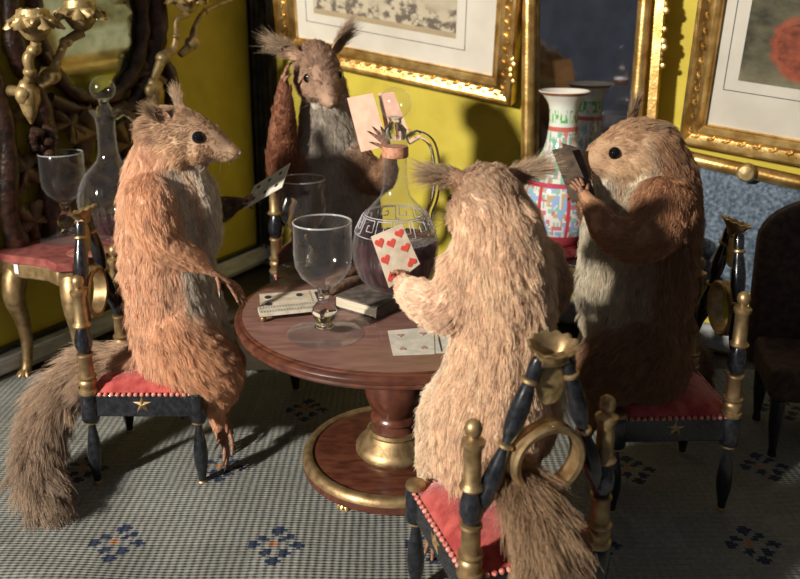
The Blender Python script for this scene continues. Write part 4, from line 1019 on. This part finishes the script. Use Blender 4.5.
q.chain([(CM(190, 340, 51.6), 2.0), (CM(214, 362, 51.6), 2.0), (CM(226, 378, 51.4), 1.2), (CM(224, 400, 51.2), .6), (CM(224, 425, 51), .38)], (.7, .3), (.50, .26, .13), None, .2)
q.chain([(CM(150, 196, 47.6), 1.5), (CM(153, 218, 46.9), 1.45), (CM(160, 240, 46.6), 1.2), (CM(172, 250, 46.6), 1.0), (CM(190, 258, 46.9), .78), (CM(205, 268, 47.1), .42), (CM(213, 273, 47.2), .26)], (.75, .2), (.84, .50, .31), None, .2)
q.chain([(CM(196, 200, 51.4), 1.3), (CM(212, 210, 52.2), 1.0), (CM(232, 205, 52.8), .6), (CM(244, 202, 53), .3)], (.6, .2), (.10, .06, .04), None, .2)  # far arm in near-black fur, its shade put into the colour
q.chain([(CM(150, 360, 49.4), 1.5), (CM(120, 362, 49.2), .85), (CM(90, 366, 48.8), .8), (CM(62, 390, 48.2), .85), (CM(44, 428, 46.8), .9), (CM(38, 465, 45), .85), (CM(46, 498, 43.2), .6), (CM(52, 512, 42.4), .35)], (1.7, 2.0), (.60, .43, .30), None, .55, fade=((.36, .27, .20), (.36, .27, .20)))
q.paw(CM(213, 272, 47.2), CM(248, 296, 47.4), (0, .2, -1), 1.0, .35)
q.paw(CM(240, 203, 53), CM(258, 192, 53.2), (0, .3, -1), .9, .9)
q.paw(CM(219, 428, 48.1), CM(232, 462, 47.3), (0, -.4, -1), 1.25, .35, 4, 'hind_foot')
q.paw(CM(224, 420, 51), CM(238, 452, 50.4), (0, -.4, -1), 1.2, .35, 4, 'hind_foot')
q.finish()

# squirrel at the front, back to the camera
q = Squirrel('pale tan squirrel seen from behind on the front chair, holding a hearts card', (4.75, 34.75, 7.2), (-.35, .93, 0), (.88, .63, .44), CREAM, 2, 130, .85)
q.earmat = EARM; q.tuftc = (.46, .33, .22); q.tuftbend = (0, 0, 0)
Y = 35.6
q.head(CM(479, 203, 37.2), (-.22, .90, -.36), (0.0, 0.25, 1), .95, (.60, .42, .29), (.80, .60, .42), (.74, .68, .58), (.95, .95), [(.95, -.1, .28), (-1, 0, .08)], .38, 1.15, (.5, .36, .3))
q.chain([(CM(488, 200, 36.5), 1.55), (CM(496, 225, Y), 1.95), (CM(500, 255, Y), 2.3), (CM(503, 290, Y), 2.45), (CM(502, 330, Y), 2.45), (CM(497, 370, Y), 2.55), (CM(488, 410, Y), 2.75), (CM(484, 440, Y), 2.6), (CM(484, 456, Y), 2.2)], (.6, .85), None, CREAM, .2)
q.chain([(CM(470, 272, 35.8), 1.5), (CM(458, 298, 35.2), 1.35), (CM(438, 306, 35.2), 1.15), (CM(420, 298, 35.8), .95), (CM(408, 290, 36.6), .7), (CM(403, 281, 37.3), .4)], (.6, .25), (.88, .63, .46), None, .25)
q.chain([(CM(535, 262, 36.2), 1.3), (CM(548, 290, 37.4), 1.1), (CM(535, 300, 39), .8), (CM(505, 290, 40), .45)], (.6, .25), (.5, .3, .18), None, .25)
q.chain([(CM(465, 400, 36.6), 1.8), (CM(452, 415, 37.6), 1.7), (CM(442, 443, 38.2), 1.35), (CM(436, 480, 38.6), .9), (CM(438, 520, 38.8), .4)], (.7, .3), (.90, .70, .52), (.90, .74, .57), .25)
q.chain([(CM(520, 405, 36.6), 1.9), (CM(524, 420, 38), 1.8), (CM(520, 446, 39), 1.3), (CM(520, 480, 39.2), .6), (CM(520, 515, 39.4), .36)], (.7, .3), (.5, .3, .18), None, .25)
q.chain([(CM(492, 452, 34.2), 1.3), (CM(506, 470, 32.6), .75), (CM(518, 482, 31.3), .6), (CM(533, 505, 30.2), .75), (CM(545, 545, 29.2), .8), (CM(552, 585, 28.6), .7), (CM(556, 625, 28), .5)], (1.4, 1.9), (.34, .21, .12), None, .55, fade=((.38, .26, .16), (.38, .26, .16)))
q.paw(CM(405, 284, 37.1), CM(401, 262, 38.3), (-.3, 1, 0), .85, 1.1)
q.paw(CM(507, 291, 39.9), CM(480, 282, 41), (0, 1, 0), .9, .8)
q.paw(CM(438, 515, 38.8), CM(436, 555, 39.2), (0, -.3, -1), 1.1, .35, 4, 'hind_foot')
q.paw(CM(520, 510, 39.4), CM(518, 545, 40.4), (0, -.3, -1), 1.1, .35, 4, 'hind_foot')
q.finish(.16)

# squirrel on the right, in profile facing left
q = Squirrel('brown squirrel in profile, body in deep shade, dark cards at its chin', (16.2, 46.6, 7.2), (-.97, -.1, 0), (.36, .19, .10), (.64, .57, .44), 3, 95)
q.earmat = EARM; q.tuftc = (.36, .25, .16); q.tuftbend = (0, 0, .2)
Y = 46.8
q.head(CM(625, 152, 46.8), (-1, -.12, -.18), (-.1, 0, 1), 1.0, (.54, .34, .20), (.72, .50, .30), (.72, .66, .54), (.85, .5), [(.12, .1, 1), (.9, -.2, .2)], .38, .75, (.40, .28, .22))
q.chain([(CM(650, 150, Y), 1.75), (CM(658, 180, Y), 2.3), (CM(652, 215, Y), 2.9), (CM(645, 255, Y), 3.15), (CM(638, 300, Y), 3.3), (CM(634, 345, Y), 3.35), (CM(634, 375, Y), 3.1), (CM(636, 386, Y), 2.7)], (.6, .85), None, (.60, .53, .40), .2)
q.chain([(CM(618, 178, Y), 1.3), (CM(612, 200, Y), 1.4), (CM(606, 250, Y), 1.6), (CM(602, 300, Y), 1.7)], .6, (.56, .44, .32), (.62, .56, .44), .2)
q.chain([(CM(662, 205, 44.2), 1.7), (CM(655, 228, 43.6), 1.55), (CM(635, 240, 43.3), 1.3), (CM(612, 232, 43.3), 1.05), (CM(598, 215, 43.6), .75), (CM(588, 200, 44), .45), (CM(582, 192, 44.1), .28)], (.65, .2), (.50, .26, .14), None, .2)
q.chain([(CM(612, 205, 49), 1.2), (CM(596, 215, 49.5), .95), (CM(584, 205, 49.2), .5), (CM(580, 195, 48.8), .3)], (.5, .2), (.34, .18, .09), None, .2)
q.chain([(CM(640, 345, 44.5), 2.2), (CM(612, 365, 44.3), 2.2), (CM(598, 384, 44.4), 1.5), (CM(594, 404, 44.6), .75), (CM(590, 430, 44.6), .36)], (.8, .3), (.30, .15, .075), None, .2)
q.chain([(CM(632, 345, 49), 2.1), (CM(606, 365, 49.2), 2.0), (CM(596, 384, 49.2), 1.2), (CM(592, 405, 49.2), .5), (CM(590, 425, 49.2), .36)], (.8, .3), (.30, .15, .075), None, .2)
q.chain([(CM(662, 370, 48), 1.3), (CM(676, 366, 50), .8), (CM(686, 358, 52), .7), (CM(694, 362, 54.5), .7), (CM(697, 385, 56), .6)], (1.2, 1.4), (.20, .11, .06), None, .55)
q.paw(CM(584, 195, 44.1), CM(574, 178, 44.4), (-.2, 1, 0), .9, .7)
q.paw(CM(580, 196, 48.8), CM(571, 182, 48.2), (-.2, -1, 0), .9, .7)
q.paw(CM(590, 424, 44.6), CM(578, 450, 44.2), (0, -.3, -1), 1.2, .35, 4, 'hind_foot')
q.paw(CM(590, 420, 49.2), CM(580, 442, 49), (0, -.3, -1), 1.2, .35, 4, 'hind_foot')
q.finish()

# squirrel behind the table, facing the camera
q = Squirrel('red-brown squirrel facing us behind the table, arm raised to ear, pink cards in hand', (-7.6, 62.3, 8.2), (.15, -.97, 0), (.34, .18, .11), (.52, .46, .39), 4, 85, 1.15)
q.earmat = EARM; q.tuftc = (.42, .31, .22); q.tuftbend = (0, 0, 0)
Y = 62.2
q.head(CM(320, 74, 61.2), (.34, -1, -.40), (0, -.3, 1), 1.12, (.40, .25, .17), (.52, .33, .22), (.56, .46, .37), (1.0, .95), [(-.95, .05, .36), (.65, .1, .8)], .36, 1.25, (.36, .24, .19))
q.chain([(CM(324, 92, 62.4), 1.75), (CM(328, 120, Y), 2.2), (CM(332, 150, Y), 2.9), (CM(335, 185, Y), 3.4), (CM(337, 225, Y), 3.6), (CM(337, 265, Y), 3.7), (CM(337, 305, Y), 3.4)], (.6, .8), None, (.52, .46, .39), .2)
q.chain([(CM(300, 165, 60.6), 1.5), (CM(290, 178, 59.8), 1.45), (CM(283, 160, 59.4), 1.25), (CM(283, 130, 59.4), 1.0), (CM(284, 105, 59.6), .75), (CM(284, 84, 59.9), .42)], (.55, .3), (.28, .11, .055), None, .25)
q.chain([(CM(355, 160, 60.4), 1.4), (CM(374, 180, 59.2), 1.2), (CM(386, 172, 58.2), .9), (CM(388, 155, 57.6), .5), (CM(387, 148, 57.4), .3)], (.5, .25), (.34, .19, .11), None, .25)
q.chain([(CM(305, 262, 61.2), 2.1), (CM(306, 282, 60.2), 2.2), (CM(308, 305, 58), 1.8), (CM(308, 330, 57), .9), (CM(308, 352, 57), .4)], (.6, .3), (.26, .125, .07), None, .25)
q.chain([(CM(362, 290, 60), 2.2), (CM(366, 305, 58), 1.8), (CM(366, 330, 57), .9), (CM(366, 352, 57), .4)], (.6, .3), (.26, .125, .07), None, .25)
q.paw(CM(284, 86, 59.9), CM(284, 64, 60.4), (1, .3, 0), 1.0, .5)
q.paw(CM(388, 150, 57.4), CM(380, 128, 57), (-.6, -1, 0), 1.15, .25, spread=.55)
q.paw(CM(308, 346, 57), CM(306, 362, 56), (0, -.3, -1), 1.1, .35, 4, 'hind_foot')
q.paw(CM(366, 346, 57), CM(368, 362, 56), (0, -.3, -1), 1.1, .35, 4, 'hind_foot')
q.finish()

# ---------------------------------------------------------------- cards in hand
hm = []
for u, v, inv in ((.18, .16, 0), (.82, .16, 0), (.5, .27, 0), (.18, .5, 0), (.82, .5, 0), (.18, .84, 1), (.82, .84, 1)): hm.append((heart(u, v, .28, .19, inv), 1))
quad_card('playing_card', [CM(371, 237, 38.3), CM(402, 224, 38.3), CM(420, 264, 38.7), CM(389, 288, 38.7)], .04, [PAPER, HEART], 'seven of hearts held up in the front squirrel\'s hand', 'playing card', hm)
quad_card('playing_card', [CM(347, 98, 58.0), CM(373, 93, 57.8), CM(388, 146, 57.9), CM(361, 152, 58.0)], .04, [PINKCARD], 'pink backed card held by the squirrel facing us, the one nearer its face', 'playing card')
quad_card('playing_card', [CM(378, 93, 58.4), (CM(394, 92, 58.4)), CM(409, 132, 58.4), CM(387, 140, 58.4)], .04, [PINKCARD], 'pink backed card half hidden behind the decanter stopper', 'playing card')
club = [(oval(.2+.3*i, .25+.5*j, .09, .14), 1) for i in range(3) for j in range(2)]
quad_card('playing_card', [CM(254, 186, 54.4), CM(290, 163, 54.0), CM(282, 187, 52.0), CM(244, 209, 52.4)], .04, [PAPERW, INK], 'card with black marks held out flat by the left squirrel, seen nearly edge-on', 'playing card', club)
for (a, b, c, d), yy, lb in ((((552, 150), (570, 146), (592, 196), (572, 203)), 45.2, 'lower dark backed card of the fan at the right squirrel\'s chin, furthest from its nose'), (((562, 143), (580, 148), (596, 198), (576, 200)), 45.8, 'dark backed card of the fan at the right squirrel\'s chin, nearest its nose')):
    quad_card('playing_card', [CM(*a, yy), CM(*b, yy), CM(*c, yy-.4), CM(*d, yy-.4)], .04, [DARKCARD], lb, 'playing card')
